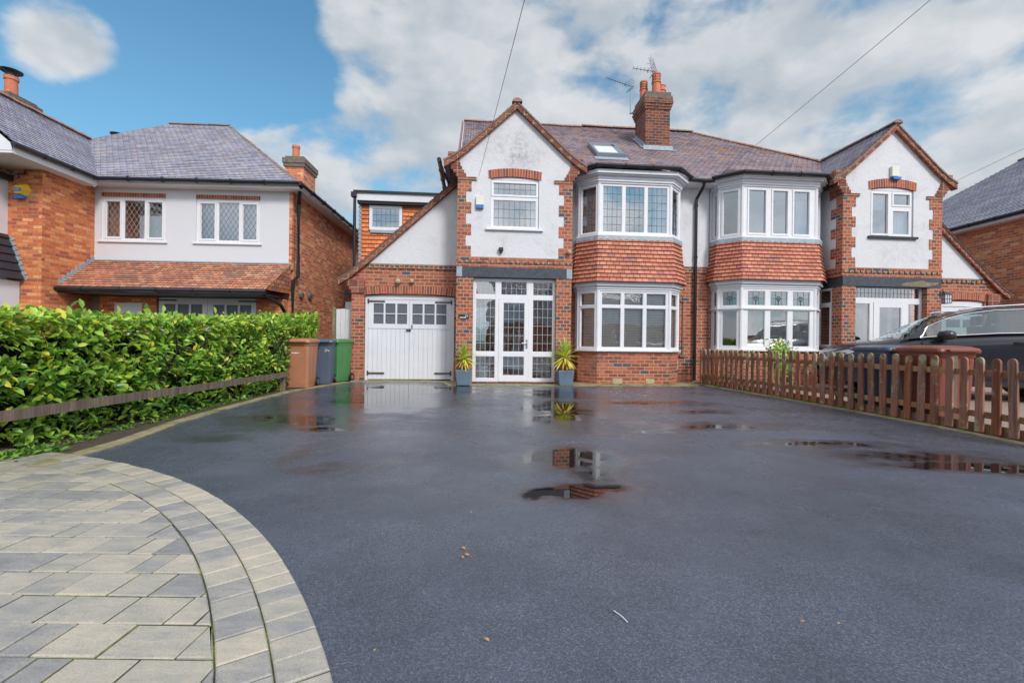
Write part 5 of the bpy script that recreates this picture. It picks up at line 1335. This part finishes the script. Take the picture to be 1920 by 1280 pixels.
for i in range(10):
    a, b = 1.13+(1.92-1.13)*i/10, 1.13+(1.92-1.13)*(i+1)/10
    for j in range(8):
        f = lambda x, v: (x, .925+hc(x)*v*.97, zr(x)-.045+.045*(1-v*v)); mb.face([f(a, -1+j/4), f(b, -1+j/4), f(b, -1+(j+1)/4), f(a, -1+(j+1)/4)])
mb.build('windscreen', 'glass_car', CR, smooth=True)
for s_ in (1, -1):
    mb = MB(); strip(mb, 1.50, 2.98, .03, .90, s_, -.004, 14); mb.build('side_window', 'glass_car', CR); mb = MB(); strip(mb, 3.08, 4.02, .03, .90, s_, -.004, 10); mb.build('side_window', 'glass_car', CR)
    mb = MB(); mb.tube([sp(1.44+i*.09, .92 if i else .3, s_, .008) for i in range(30)], .008, 6); mb.tube([sp(1.40+i*.1, .02, s_, .010) for i in range(27)], .009, 6); mb.tube([sp(1.44, .3, s_, .008), sp(1.39, .02, s_, .01)], .011, 6); mb.build('window_trim', 'chrome', CR)
    mb = MB(); mb.tube([(2.05, .925-s_*.62, 1.64), (2.15, .925-s_*.62, 1.665), (3.0, .925-s_*.60, 1.715), (3.8, .925-s_*.58, 1.68), (3.9, .925-s_*.58, 1.66)], .015, 6); mb.build('roof_rail', 'chrome', CR)
    mb = MB()   # mirror
    M_ = Matrix.Translation((1.72, .925-s_*1.06, 1.16)) @ Matrix.Diagonal((.13, .15, .085, 1)).to_4x4()
    mb.lathe([(.35, -1), (.8, -.8), (1.0, -.3), (1.0, .25), (.85, .7), (.4, 1)], 0, 0, 16, 0, M_); mb.tube([(1.70, .925-s_*.91, 1.12), (1.71, .925-s_*1.0, 1.12)], .03, 8)
    mb.build('door_mirror', 'car_paint', CR, smooth=True)
    for x in (2.80, 3.78):
        mb = MB(); y_ = .925-s_*.935; mb.tube([(x-.11, y_+s_*.015, 1.03), (x-.09, y_-s_*.02, 1.035), (x+.07, y_-s_*.02, 1.04), (x+.09, y_+s_*.015, 1.04)], .014, 8); mb.build('door_handle', 'car_paint', CR, smooth=True)
    mb = MB()
    for x in (1.42, 3.03): mb.box(x-.004, x+.004, .925-s_*.93-.003, .925-s_*.93+.003, .40, 1.10)
    mb.box(1.30, 3.3, .925-s_*.925-.012, .925-s_*.925+.012, .27, .36); mb.build('door_seam', 'black_trim', CR)
    mb = MB(); P_ = [(.10, .60, .80), (.16, .71, .84), (.42, .845, .91), (.55, .875, .93), (.46, .872, .85), (.22, .80, .76), (.10, .68, .73)]
    mb.face([(x-.012, .925-s_*(y+.02), z) for x, y, z in P_]); mb.build('headlight', 'lamp_glass', CR)
    for xc in (.88, 3.56):
        M_ = Matrix.Translation((xc, .925-s_*.80, .33)) @ Matrix.Rotation(s_*pi/2, 4, 'X')
        mb = MB(); mb.lathe([(.22, -.11), (.31, -.11), (.333, -.08), (.333, .08), (.31, .11), (.22, .11)], 0, 0, 28, 0, M_); w = mb.build('wheel', 'tyre', CR)
        mb = MB(); mb.lathe([(.225, .05), (.225, .115), (.205, .115), (.20, .06)], 0, 0, 28, 0, M_)
        for k in range(5):
            Mk = M_ @ Matrix.Rotation(k*2*pi/5, 4, 'Z'); b = len(mb.v); mb.v += [tuple(Mk @ Vector(p)) for p in ((-.03, 0, .07), (.03, 0, .07), (.02, .21, .07), (-.02, .21, .07), (-.03, 0, .11), (.03, 0, .11), (.02, .21, .105), (-.02, .21, .105))]
            for q in ((0, 3, 2, 1), (4, 5, 6, 7), (0, 1, 5, 4), (1, 2, 6, 5), (2, 3, 7, 6), (3, 0, 4, 7)): mb.f.append(tuple(b+i for i in q))
        mb.build('rim', 'alloy', w)
mb = MB(); mb.box(-.015, .03, .55, 1.30, .52, .66); mb.box(-.01, .05, .40, 1.45, .30, .42); mb.build('grille', 'black_trim', CR)
mb = MB(); mb.box(1.25, 4.2, .10, 1.75, 1.12, 1.145); mb.build('interior_floor', 'seat', CR)
for y_ in (.52, 1.32):
    for x_ in (2.62, 3.5):
        mb = MB(); mb.box(x_, x_+.14, y_-.22, y_+.22, 1.15, 1.36); mb.box(x_+.02, x_+.13, y_-.13, y_+.13, 1.38, 1.56); mb.build('seat', 'seat', CR, bevel=.03)
CR.scale = (1.08, 1.08, 1.10)
# ------------------------------------------------------------------ small fixtures
o = empty('alarm_box', (0, 0, 0), 0, label='yellow hexagonal alarm box with a blue badge on the orange brick wing', cat='alarm box')
o.parent = None
q = Map(-5.93, 12.2, TL); ctr = q(-5.52, 4.41, -1.40); o.location = ctr; o.rotation_euler = (0, 0, TL)
mb = MB(); hx_ = [(.20*cos(radians(a)), .17*sin(radians(a))) for a in range(0, 360, 60)]
F_ = [(x*.62-.03, z*.62) for x, z in hx_]; b = len(mb.v)
mb.v += [(x, 0, z) for x, z in hx_] + [(x, -.085, z) for x, z in F_]
mb.f.append(tuple(b+i for i in (6, 7, 8, 9, 10, 11)))
for i in range(6): mb.f.append((b+i, b+(i+1) % 6, b+6+(i+1) % 6, b+6+i))
mb.build('case', 'alarm_yellow', o)
mb = MB(); mb.face([(-.12, -.092, .035), (.05, -.092, .035), (.05, -.092, -.045), (-.12, -.092, -.045)][::-1]); mb.build('badge', 'alarm_blue', o)
text('ADT', .07, (-.035, -.095, -.005), (pi/2, 0, 0), 'print_white', o, 'badge_lettering')
mb = MB(); mb.hexa([(-.10, -.09, -.21), (.07, -.09, -.21), (.09, 0, -.20), (-.10, 0, -.20), (-.11, -.098, -.13), (.07, -.098, -.13), (.11, 0, -.13), (-.12, 0, -.13)]); mb.build('strobe', 'alarm_blue', o)
q1 = Map(0, 11.2, TH)
def wallthing(name, u, z, n, **k): o = empty(name, q1(u, z, n), TH, **k); return o
o = wallthing('alarm_box', -.83, 4.42, 0.0, label='cream alarm box with a blue base on the white gable left of the window', cat='alarm box')
mb = MB(); mb.box(-.095, .095, -.07, .01, -.06, .15); mb.build('case', 'alarm_cream', o, bevel=.008)
mb = MB(); mb.box(-.09, .09, -.066, .005, -.14, -.061); mb.build('strobe', 'alarm_blue', o, bevel=.006)
o = wallthing('alarm_box', 10.09, 5.62, 0.0, label='tall narrow cream alarm box with a dark blue foot high on the right gable', cat='alarm box')
mb = MB(); mb.box(-.10, .10, -.07, .01, -.10, .17); mb.build('case', 'alarm_cream', o, bevel=.008)
mb = MB(); mb.prism([(-.10, -.12), (-.06, -.18), (.12, -.18), (.16, -.12)], -.09, .0); mb.build('strobe', 'alarm_blue', o)
o = wallthing('wall_sensor', -.30, 3.26, 0.0, label='small dark security sensor on the white gable above the porch', cat='sensor')
mb = MB(); mb.box(-.055, .055, -.09, .012, .0, .08); mb.box(-.03, .03, -.07, .012, -.05, .0); mb.build('case', 'black_trim', o, bevel=.006)
for i, (u, z, n, lb) in enumerate(((-2.90, 2.56, .85, 'mossy round globe lamp over the garage doors, the larger left one of two'), (-2.55, 2.57, .85, 'mossy round globe lamp over the garage doors, the right one of two'), (1.38, 3.27, -.0, 'small mossy globe lamp on the brick quoin above the porch'))):
    o = wallthing('globe_lamp', u, z, n, label=lb, cat='lamp', group='globe lamps on the front wall')
    r = .07 if i == 0 else .058; mb = MB(); M_ = Matrix.Translation((0, -.075, 0)); mb.lathe([(r*sin(pi*k/10)+.001, -r*cos(pi*k/10)) for k in range(11)], 0, 0, 16, 0, M_); mb.build('globe', 'mortar', o, smooth=True)
    mb = MB(); mb.lathe([(.045, -.0), (.045, .05), (.02, .06)], 0, 0, 12, 0, Matrix.Rotation(pi/2, 4, 'X')); mb.build('mount', 'black_trim', o)
o = wallthing('house_sign', -1.19, 1.645, -.004, label='dark slate house number sign 24 on the brick pier left of the porch', cat='sign')
mb = MB(); mb.box(-.125, .125, -.014, .002, -.055, .055); mb.build('plate', 'slate_plate', o, bevel=.004)
text('24', .075, (.07, -.0155, .012), (pi/2, 0, 0), 'print_white', o, 'number'); mb = MB(); mb.box(-.10, .06, -.0165, -.0145, -.036, -.018); mb.build('name_strip', 'print_white', o)
o = wallthing('wall_lantern', 11.72, 2.36, .10, label='black wall lantern with leaded panes on the right porch pier', cat='lantern')
mb = MB(); mb.box(-.10, .10, -.10, .10, -.14, .08); mb.build('glass', 'lamp_glass', o)
mb = MB()
for (a, b) in ((-.1, -.1), (.1, -.1), (.1, .1), (-.1, .1)): mb.tube([(a, b, -.15), (a, b, .09)], .008, 6)
for z_ in (-.145, -.03, .085):
    mb.box(-.105, .105, -.105, -.099, z_-.006, z_+.006); mb.box(-.105, .105, .099, .105, z_-.006, z_+.006); mb.box(-.106, -.1, -.1, .1, z_-.006, z_+.006); mb.box(.1, .106, -.1, .1, z_-.006, z_+.006)
mb.box(-.035, -.025, -.106, -.1, -.14, .08); mb.box(.03, .04, -.106, -.1, -.14, .08)
mb.hexa([(-.12, -.12, .09), (.12, -.12, .09), (.12, .12, .09), (-.12, .12, .09), (-.04, -.04, .17), (.04, -.04, .17), (.04, .04, .17), (-.04, .04, .17)]); mb.tube([(0, 0, .16), (-.1, 0, .22), (-.24, .02, .12)], .012); mb.box(-.27, -.22, -.1, .0, .0, .18)
mb.build('frame', 'iron', o)
o = empty('floodlight', q(-5.47, 4.76, -1.40), TL, label='small black floodlight on a bracket above the yellow alarm box', cat='light')
mb = MB(); mb.hexa([(-.20, -.22, .03), (.02, -.30, -.10), (.06, -.26, -.10), (-.16, -.18, .04), (-.20, -.22, .06), (.02, -.30, -.05), (.06, -.24, -.05), (-.16, -.16, .07)]); mb.tube([(0, -.22, -.03), (.02, -.05, 0), (.02, 0, .14)], .012); mb.tube([(.0, -.05, 0), (.10, -.10, .01)], .014); mb.build('lamp_head', 'black_plastic', o)
mb = MB(); mb.lathe([(.05, 0), (.05, .06), (.02, .09)], .04, -.22, 12, -.14); mb.build('sensor', 'black_plastic', o)
# aerials
def aerial(u, n, z, h, ang, L, nel, label, tilt=0.05, refl=True):
    o = empty('tv_aerial', q1(u, z, n), TH, label=label, cat='aerial', group='television aerials on the chimney')
    mb = MB(); mb.tube([(0, 0, 0), (0, 0, h)], .018, 6); mb.box(-.02, .12, -.03, .03, .03, .07); mb.build('mast', 'aerial_metal', o)
    mb = MB(); d = Vector((cos(ang), sin(ang), tilt)); s_ = Vector((-sin(ang), cos(ang), 0)); s2 = (s_*.45+Vector((0, 0, .9))).normalized()
    p0 = Vector((0, 0, h)); mb.tube([p0-d*.08, p0+d*L], .011, 6)
    for i in range(nel):
        p = p0+d*(L*(.25+.75*i/(nel-1))); mb.tube([p-s2*.07, p+s2*.07], .006, 5)
    if refl:
        for sg in (-1, 1):
            for j in range(3): c_ = p0+d*(.02+.03*j)+Vector((0, 0, sg*(.05+.06*j))); mb.tube([c_-s_*.18-d*.03, c_+s_*.18-d*.03], .006, 5)
    mb.tube([p0+d*.18+Vector((0, 0, .08)), p0+d*.25+Vector((0, 0, .0)), p0+d*.18-Vector((0, 0, .08))], .01, 5)
    mb.build('antenna', 'aerial_metal', o); return o
aerial(4.22, 3.75, 8.72, .95, pi+.35, 1.0, 9, 'lower aerial on a bent mast left of the chimney stack', .02)
a2 = aerial(5.05, 3.9, 9.15, 1.15, pi+.15, .75, 5, 'upper aerial with a tall mesh reflector behind the chimney pots', .0)
mb = MB()
for i in range(5): mb.tube([(.06-.08+i*.04, -.02, 1.10), (-.16+.04*i+(.0), .02, 1.62)], .006, 5)
mb.tube([(-.02, 0, 1.1), (-.1, 0, 1.70)], .010, 5); mb.tube([(.16, 0, 1.15), (-.1, 0, 1.70)], .008, 5); mb.tube([(-.22, 0, 1.40), (.06, 0, 1.40)], .006, 5); mb.build('reflector', 'aerial_metal', a2)
# overhead wires
def wire(a, b, sag, label):
    A, B = Vector(a), Vector(b); mb = MB(); P_ = []
    for i in range(25):
        t = i/24; p = A.lerp(B, t); p.z -= sag*4*t*(1-t); P_.append(p)
    mb.tube(P_, .0042, 6); tag(mb.build('telephone_wire', 'cable'), label, 'wire', 'overhead telephone wires')
wire(q1(-.86, 5.08, -.02), (3.5, -15, 5.9), .25, 'thin overhead wire running up from the left gable of the white house')
wire(q1(5.4, 5.46, .15), (7.3, -15, 8.4), .3, 'thin overhead wire rising from the gutter between the two bays')
wire(q1(11.75, 5.42, .0), (14.5, 2.0, 8.3), .1, 'thin overhead wire rising to the right edge from the right gable')
# ------------------------------------------------------------------ ground
def sheet(name, poly, z, mat, holes=None, kind='structure'):
    mb = MB(); mb.face([(x, y, z) for x, y in poly]); return tag(mb.build(name, mat), kind=kind)
sheet('ground', [(-400, -400), (400, -400), (400, 600), (-400, 600)], -.03, 'ground_mat')
CX, CY = -5.60, -1.63; R0, R1, R2 = 5.90, 5.745, 5.59
LE = [(-3.72, 3.62), (-3.80, 4.55), (-4.05, 5.6), (-4.18, 6.7), (-4.27, 7.8), (-4.33, 9.0), (-4.18, 10.2), (-3.98, 11.22)]
FR = [(-1.75, 11.42), (-1.50, 10.68), (1.62, 10.90), (4.60, 11.25), (4.74, 11.5)]
RE = [(4.80, 11.4), (5.02, 10.2), (5.20, 9.04), (5.41, 7.2), (5.50, 5.95), (5.50, 4.9), (5.48, 2.0)]
dv = [(-4.6, 3.4)] + LE + FR + RE + [(5.48, -9), (-6, -9), (-6, 1)]
sheet('driveway', dv, 0, 'asphalt')
def strip_sheet(name, inner, outer, z0, z1, mat):
    mb = MB()
    for i in range(len(inner)-1):
        a, b, c_, d_ = inner[i], inner[i+1], outer[i+1], outer[i]
        mb.face([(*a, z1), (*b, z1), (*c_, z1), (*d_, z1)]); mb.face([(*a, z0), (*b, z0), (*b, z1), (*a, z1)])
    return tag(mb.build(name, mat), kind='structure')
strip_sheet('kerb_edging', [(x, y) for x, y in LE], [(x-.16, y) for x, y in LE], -.02, .012, 'concrete')
strip_sheet('kerb_edging', [(-3.98, 11.22)]+FR, [(-4.2, 11.9), (-1.75, 11.95), (-1.50, 11.9), (1.62, 12.5), (4.7, 12.7), (5.0, 12.6)], -.02, .010, 'concrete')
strip_sheet('kerb_edging', RE, [(x+.14, y) for x, y in RE], -.02, .012, 'concrete')
strip_sheet('gravel_strip', [(x+.14, y) for x, y in RE], [(x+.36, y) for x, y in RE], -.02, .004, 'gravel')
strip_sheet('soil_bed', [(x-.16, y) for x, y in LE], [(x-2.0, y) for x, y in LE], -.02, .006, 'soil')
sheet('neighbour_drive', [(5.84, -2), (16, -2), (16, 13), (5.2, 13), (5.45, 9), (5.75, 7)], -.006, 'drive_paving')
# block paving: every sett a bevelled block
mb = MB(); joint = .0042
def blk(pts, tone, z=.012, bev=.005, joint=.0042):
    P_ = [Vector((x, y, 0)) for x, y in pts]; c_ = sum(P_, Vector())/len(P_)
    if len(P_) < 3: return
    def inset(o):
        out = []
        n_ = len(P_)
        for i in range(n_):
            a, b, cc = P_[i-1], P_[i], P_[(i+1) % n_]
            e1 = (b-a); e2 = (cc-b)
            if e1.length < 1e-4 or e2.length < 1e-4: out.append(b); continue
            n1 = Vector((-e1.y, e1.x, 0)).normalized(); n2 = Vector((-e2.y, e2.x, 0)).normalized()
            q_ = n1+n2; den = max(.35, 1+n1.dot(n2)); out.append(b+q_*(o/den))
        return out
    A_, B_ = inset(joint), inset(joint+bev)
    j = random.uniform(-.0025, .0025)
    mb.face([(p.x, p.y, z+j) for p in B_], tone=tone)
    n_ = len(P_)
    for i in range(n_):
        k = (i+1) % n_
        mb.face([(A_[i].x, A_[i].y, z+j-bev*.8), (A_[k].x, A_[k].y, z+j-bev*.8), (B_[k].x, B_[k].y, z+j), (B_[i].x, B_[i].y, z+j)], tone=tone)
        mb.face([(A_[i].x, A_[i].y, z-.012), (A_[k].x, A_[k].y, z-.012), (A_[k].x, A_[k].y, z+j-bev*.8), (A_[i].x, A_[i].y, z+j-bev*.8)], tone=tone)
def rt(): return random.choice((.26, .36, .44, .50, .55, .60, .65, .70, .76))+random.uniform(-.06, .06)
for (ra, rb, ln_, off) in ((R0, R1, .118, 0), (R1, R2, .135, .35)):
    t = -.45+off*.02
    while t < 1.56:
        dt = ln_*random.uniform(.92, 1.1)/ra
        p = [(CX+r*cos(a), CY+r*sin(a)) for r, a in ((rb, t), (ra, t), (ra, t+dt), (rb, t+dt))]
        if p[0][0] > -4.85: blk(p, min(1, rt()+(.12 if off == 0 else 0)), joint=.0028)
        t += dt
row = .178; yy = -4.4; k = 0
while yy < CY+R2:
    x = -5.2+random.uniform(0, .25)
    while x < CX+R2:
        w = random.choice((.115, .165, .215, .215, .26)); poly = [(x, yy), (x+w, yy), (x+w, yy+row), (x, yy+row)]
        if any((px-CX)**2+(py-CY)**2 < R2*R2 for px, py in poly):
            if not all((px-CX)**2+(py-CY)**2 < R2*R2 for px, py in poly):
                t0 = atan2(yy+row/2-CY, x+w/2-CX)
                for dt in (-.03, -.015, 0, .015, .03):
                    nx, ny = cos(t0+dt), sin(t0+dt); poly = clip(poly, lambda p: R2*1.0000-((p[0]-CX)*nx+(p[1]-CY)*ny))
            ar = abs(sum(poly[i][0]*poly[(i+1) % len(poly)][1]-poly[(i+1) % len(poly)][0]*poly[i][1] for i in range(len(poly))))/2 if len(poly) > 2 else 0
            if ar > .0006: blk(poly, rt())
        x += w
    yy += row; k += 1
tag(mb.build('block_paving', 'paver'), kind='structure')
sheet('paving_joint', [(-6.2, -6), (-4.0, -6)]+[(CX+(R0-.002)*cos(t), CY+(R0-.002)*sin(t)) for t in np.linspace(-.6, 1.4, 60)]+[(-4.75, 4.3), (-6.2, 4.3)], .0055, 'joint')
# fallen leaves, twig, weeds
lv = [(857, 947, .03), (883, 962, .032), (872, 1034, .05), (880, 1046, .045), (868, 1046, .04), (885, 1050, .025), (908, 1202, .036), (995, 1170, .018), (700, 1228, .02), (1570, 1175, .02), (1510, 1170, .03), (1630, 772, .06), (1700, 797, .06), (1880, 880, .08), (600, 855, .02), (1475, 762, .05), (1590, 770, .05), (1760, 812, .05), (1800, 825, .05), (1860, 833, .06)]
for (px, py, sz) in lv:
    X_, Y_ = px-960, 640-py; Y2 = X_*sin(.012)+Y_*cos(.012); X2 = X_*cos(.012)-Y_*sin(.012); D_ = 853.33*1.05/(-Y2)
    a = random.uniform(0, 6.28)
    leaf_mesh('fallen_leaf', np.array([[X2/853.33*D_, D_, .014]]), np.array([[cos(a), sin(a), 0.02]]), np.array([[0.05, 0, 1.]]), np.array([sz*.72]), np.array([sz*.4]), np.array([random.random()]), 'leaf_dead', None, .05, label='small orange brown fallen leaf lying on the wet drive', cat='leaf', group='fallen leaves scattered on the drive')
mb = MB(); mb.tube([(.41, 1.775, .006), (.43, 1.74, .008), (.445, 1.705, .006)], .0022, 6); tag(mb.build('twig', 'net'), 'small pale straight twig lying on the wet asphalt', 'twig')
def weeds(pts, n, sz, lab):
    P_ = np.array(pts)[rg.integers(0, len(pts), n)]+np.concatenate([rg.normal(0, .05, (n, 2)), np.zeros((n, 1))], 1)
    o = leaf_mesh('weeds', P_, rg.normal(0, 1, (n, 3))*np.array([1, 1, .25])+np.array([0, 0, .5]), rg.normal(0, .3, (n, 3))+np.array([0, 0, 1.]), rg.uniform(.5, 1.2, n)*sz, rg.uniform(.5, 1, n)*sz*.5, rg.random(n), 'leaf_weed', None, .2, kind='stuff')
    return o
weeds([(2.5, 11.36, .01), (2.75, 11.38, .01), (3.4, 11.42, .01), (3.9, 11.45, .01), (2.35, 11.36, .01), (4.6, 11.55, .01)], 90, .06, '')
weeds([(5.3, 9.2, .01), (5.4, 8.3, .01), (5.22, 9.9, .01), (5.15, 10.3, .01), (5.5, 7.6, .01), (5.05, 11.0, .01), (4.95, 11.6, .01)], 200, .05, '')
weeds([(-4.25-.02*i+random.uniform(-.1, .05), 3.75+.22*i, .01) for i in range(22)], 700, .06, '')
weeds([(-4.28, 3.95, .01), (-4.22, 4.1, .01), (-4.4, 3.8, .01)], 400, .08, '')
# ------------------------------------------------------------------ houses across the road (seen only as reflections)
for i, (x, rf) in enumerate(((-13, 0), (-2.5, 1), (8.5, 0), (19, 1))):
    o = empty('opposite_house', (x, -22, 0), pi, label=('brick and white gabled house across the road', 'dark timbered gable house across the road')[rf], cat='house', group='houses across the road')
    mb = MB(); mb.box(-4.4, 4.4, 0, 8, 0, 2.8); mb.build('wall', 'brick_red', o)
    mb = MB(); mb.box(-4.4, 4.4, .01, 8, 2.8, 5.4); mb.prism([(-3.9, 5.4), (-.3, 5.4), (-2.1, 7.6)], -.3, 4); mb.box(-3.9, -.3, -.3, 0, 2.8, 5.4); mb.build('render_wall', 'render_smooth', o)
    mb = MB(); tiled(mb, [(-4.7, -.2, 5.4), (4.7, -.2, 5.4), (4.7, 4, 8.4), (-4.7, 4, 8.4)], .3, .03); tiled(mb, [(-4.2, -.5, 5.2), (-2.1, -.5, 7.8), (-2.1, 3, 7.8), (-4.2, 3, 5.2)], .3); tiled(mb, [(0, -.5, 5.2), (-2.1, -.5, 7.8), (-2.1, 3, 7.8), (0, 3, 5.2)], .3); mb.build('roof', 'tile_roof_grey', o)
    for (a, z, w, h) in ((-3.1, 3.4, 2.0, 1.3), (-3.1, .7, 2.0, 1.5), (1.6, 3.4, 1.6, 1.2), (1.5, .1, 1.2, 2.1)):
        mb = MB(); d = -.34 if a < 0 and z > 3 else -.04; mb.panel(a, a+w, z, z+h, d, d+.1, [(a+.08, a+w/2-.04, z+.08, z+h-.08), (a+w/2+.04, a+w-.08, z+.08, z+h-.08)]); wi = mb.build('window', 'upvc', o)
        mb = MB(); mb.face([(a, d+.06, z), (a+w, d+.06, z), (a+w, d+.06, z+h), (a, d+.06, z+h)]); mb.build('pane', 'glass_obscure', wi)
sheet('road', [(-60, -15), (60, -15), (60, -9.5), (-60, -9.5)], -.01, 'road_asphalt')
# ------------------------------------------------------------------ sky, sun, camera
AZ, EL = radians(150), radians(38)      # sun high behind the camera's right shoulder
W = bpy.data.worlds.new('World'); S.world = W; W.use_nodes = True
t = W.node_tree; t.nodes.clear(); g = N(t)
out = t.nodes.new('ShaderNodeOutputWorld')
sky = g('ShaderNodeTexSky'); sky.sky_type = 'NISHITA'; sky.sun_disc = False; sky.sun_elevation = EL; sky.sun_rotation = AZ; sky.air_density = 1.1; sky.dust_density = .3; sky.ozone_density = 2.0
bg = g('ShaderNodeBackground'); t.links.new(bg.outputs[0], out.inputs[0]); bg.inputs[1].default_value = SKY_STRENGTH
dirv = g('ShaderNodeTexCoord').outputs['Generated']
nrm = g('ShaderNodeVectorMath', {0: dirv}, operation='NORMALIZE').outputs[0]
sep = g('ShaderNodeSeparateXYZ', {0: nrm})
# clouds live on a flat layer: coordinates shrink towards the horizon
zz_ = g.math('ADD', g.math('MAXIMUM', sep.outputs[2], 0), .22)
lay = g('ShaderNodeCombineXYZ', {0: g.math('DIVIDE', sep.outputs[0], zz_), 1: g.math('DIVIDE', sep.outputs[1], zz_), 2: 0.0}).outputs[0]
mixv = g('ShaderNodeMapping', {'Vector': nrm, 'Scale': (1, 1, 1.7)}).outputs[0]
wv = g('ShaderNodeVectorMath', {0: g.noise(mixv, 3.2, 3, .5, out=1), 1: (.5, .5, .5)}, operation='SUBTRACT').outputs[0]
wp = g('ShaderNodeVectorMath', {0: mixv, 1: g('ShaderNodeVectorMath', {0: wv, 1: (.10, .10, .10)}, operation='MULTIPLY').outputs[0]}, operation='ADD').outputs[0]
fb = g.noise(wp, 5.0, 10, .53, .05)
shift = g('ShaderNodeVectorMath', {0: wp, 1: (.03, -.02, .055)}, operation='ADD').outputs[0]
fb2 = g.noise(shift, 5.0, 6, .51, .05)
def dvec(px, py):
    X_, Y_ = px-960, 640-py; x = X_*cos(.012)-Y_*sin(.012); y = X_*sin(.012)+Y_*cos(.012)
    return Vector((x/853.33, 1, y/853.33)).normalized()
blobs = [(135, 85, 95, .58), (195, 105, 60, .34), (75, 95, 60, .30), (620, 60, 60, .10), (680, 120, 120, .24), (760, 90, 110, .20), (900, 60, 190, .45), (1060, 150, 190, .45), (1200, 60, 220, .45), (1000, 260, 150, .30), (1300, 220, 220, .55), (1100, 330, 200, .4), (1420, 150, 130, .25), (1500, 250, 180, .40), (1700, 200, 170, .40), (1880, 150, 160, .40), (1860, 260, 200, .45), (1650, 330, 200, .45), (1350, 380, 250, .5),
         (640, 330, 130, .60), (540, 335, 100, .62), (740, 350, 120, .45), (820, 290, 90, .40), (470, 370, 100, .5), (650, 420, 180, .4), (880, 380, 150, .4),
         (330, 160, 240, -.45), (420, 60, 200, -.30), (560, 200, 110, -.35), (700, 230, 70, -.35), (80, 230, 170, -.35), (1600, 60, 100, -.45), (1500, 40, 80, -.3), (1470, 90, 50, -.2), (1610, 165, 45, -.25), (1850, 20, 110, -.35), (930, 215, 50, -.18), (1150, 60, 50, -.1)]
acc = None
for (px, py, r, w) in blobs:
    c_ = dvec(px, py); r_ = r/853.33*(.75 + .25)/ (1+((px-960)/853.33)**2+((640-py)/853.33)**2)**.7 *1.25
    l = g('ShaderNodeVectorMath', {0: nrm, 1: tuple(c_)}, operation='DISTANCE').outputs['Value']
    v = g.rng(l, 0, r_*1.55, w, 0, True)
    acc = v if acc is None else g.math('ADD', acc, v)
behind = g.rng(sep.outputs[1], .45, .0, 0, .34)     # plenty of cloud out of view
high = g.rng(sep.outputs[2], .62, .8, 0, .12)
acc = g.math('MINIMUM', g.math('MAXIMUM', acc, -.30), .27)
fld = g.math('ADD', g.math('ADD', g.math('MULTIPLY_ADD', fb, 1.5, -.25), acc), g.math('ADD', behind, high))
den = g.rng(fld, .49, .80, 0, 1, True)
lit = g.math('MULTIPLY', g.math('SUBTRACT', fb, fb2), 1.2)
thick = g.rng(fld, .62, 1.15, 0, 1)
br = g.math('ADD', g.rng(lit, -.12, .12, -.22, .22), g.math('ADD', g.rng(thick, 0, 1, .78, .56), g.rng(g.noise(nrm, 3.3, 5, .55), .3, .7, -.22, .22)))
ccol = g.ramp(br, [(.15, (.47,.54,.62)), (.5, (.60,.67,.74)), (.75, (.74,.78,.83)), (1.0, (.90,.92,.95))])
cl = g('ShaderNodeVectorMath', {0: ccol, 1: (CLOUD,)*3}, operation='MULTIPLY').outputs[0]
sunv = (sin(AZ)*cos(EL), cos(AZ)*cos(EL), sin(EL))
glow = g.rng(g('ShaderNodeVectorMath', {0: nrm, 1: sunv}, operation='DOT_PRODUCT').outputs['Value'], .1, 1., 1.0, 2.3)
cl = g('ShaderNodeVectorMath', {0: cl, 1: g('ShaderNodeCombineXYZ', {0: glow, 1: glow, 2: glow})}, operation='MULTIPLY').outputs[0]
sk = g('ShaderNodeVectorMath', {0: sky.outputs[0], 1: SKY_TINT}, operation='MULTIPLY').outputs[0]
hz_ = g.rng(sep.outputs[2], .0, .7, .34, .04, True)   # pale air towards the horizon
hz_ = g.math('MAXIMUM', hz_, g.rng(sep.outputs[2], 0, .16, .92, 0, True))
sk = g.mix(hz_, sk, (.42*CLOUD, .60*CLOUD, .74*CLOUD, 1))
col = g.mix(g.math('MULTIPLY', den, .97), sk, cl)
t.links.new(col, bg.inputs[0])
sun = bpy.data.lights.new('sun', 'SUN'); sun.energy = 2.2; sun.angle = radians(12); sun.color = (1, .95, .88)
so = bpy.data.objects.new('sun', sun); C.objects.link(so)
sd = Vector((sin(AZ)*cos(EL), cos(AZ)*cos(EL), sin(EL))); so.rotation_euler = sd.to_track_quat('Z', 'Y').to_euler()
cam = bpy.data.cameras.new('camera'); co_ = bpy.data.objects.new('camera', cam); C.objects.link(co_)
co_.location = (0, 0, 1.05); co_.rotation_euler = (pi/2, 0.012, 0)
co_.rotation_mode = 'XYZ'
co_.matrix_world = Matrix.Translation((0, 0, 1.05)) @ Matrix.Rotation(pi/2, 4, 'X') @ Matrix.Rotation(.012, 4, 'Z')
cam.lens = 16; cam.sensor_width = 36; cam.clip_end = 2000; cam.clip_start = .05
S.camera = co_
S.view_settings.view_transform = 'Standard'; S.view_settings.look = 'None'; S.view_settings.gamma = 1; S.view_settings.exposure = EXPOSURE
S.cycles.max_bounces = 6; S.cycles.transparent_max_bounces = 16; S.cycles.glossy_bounces = 3; S.cycles.diffuse_bounces = 3; S.cycles.use_denoising = True
S.cycles.sample_clamp_indirect = 6
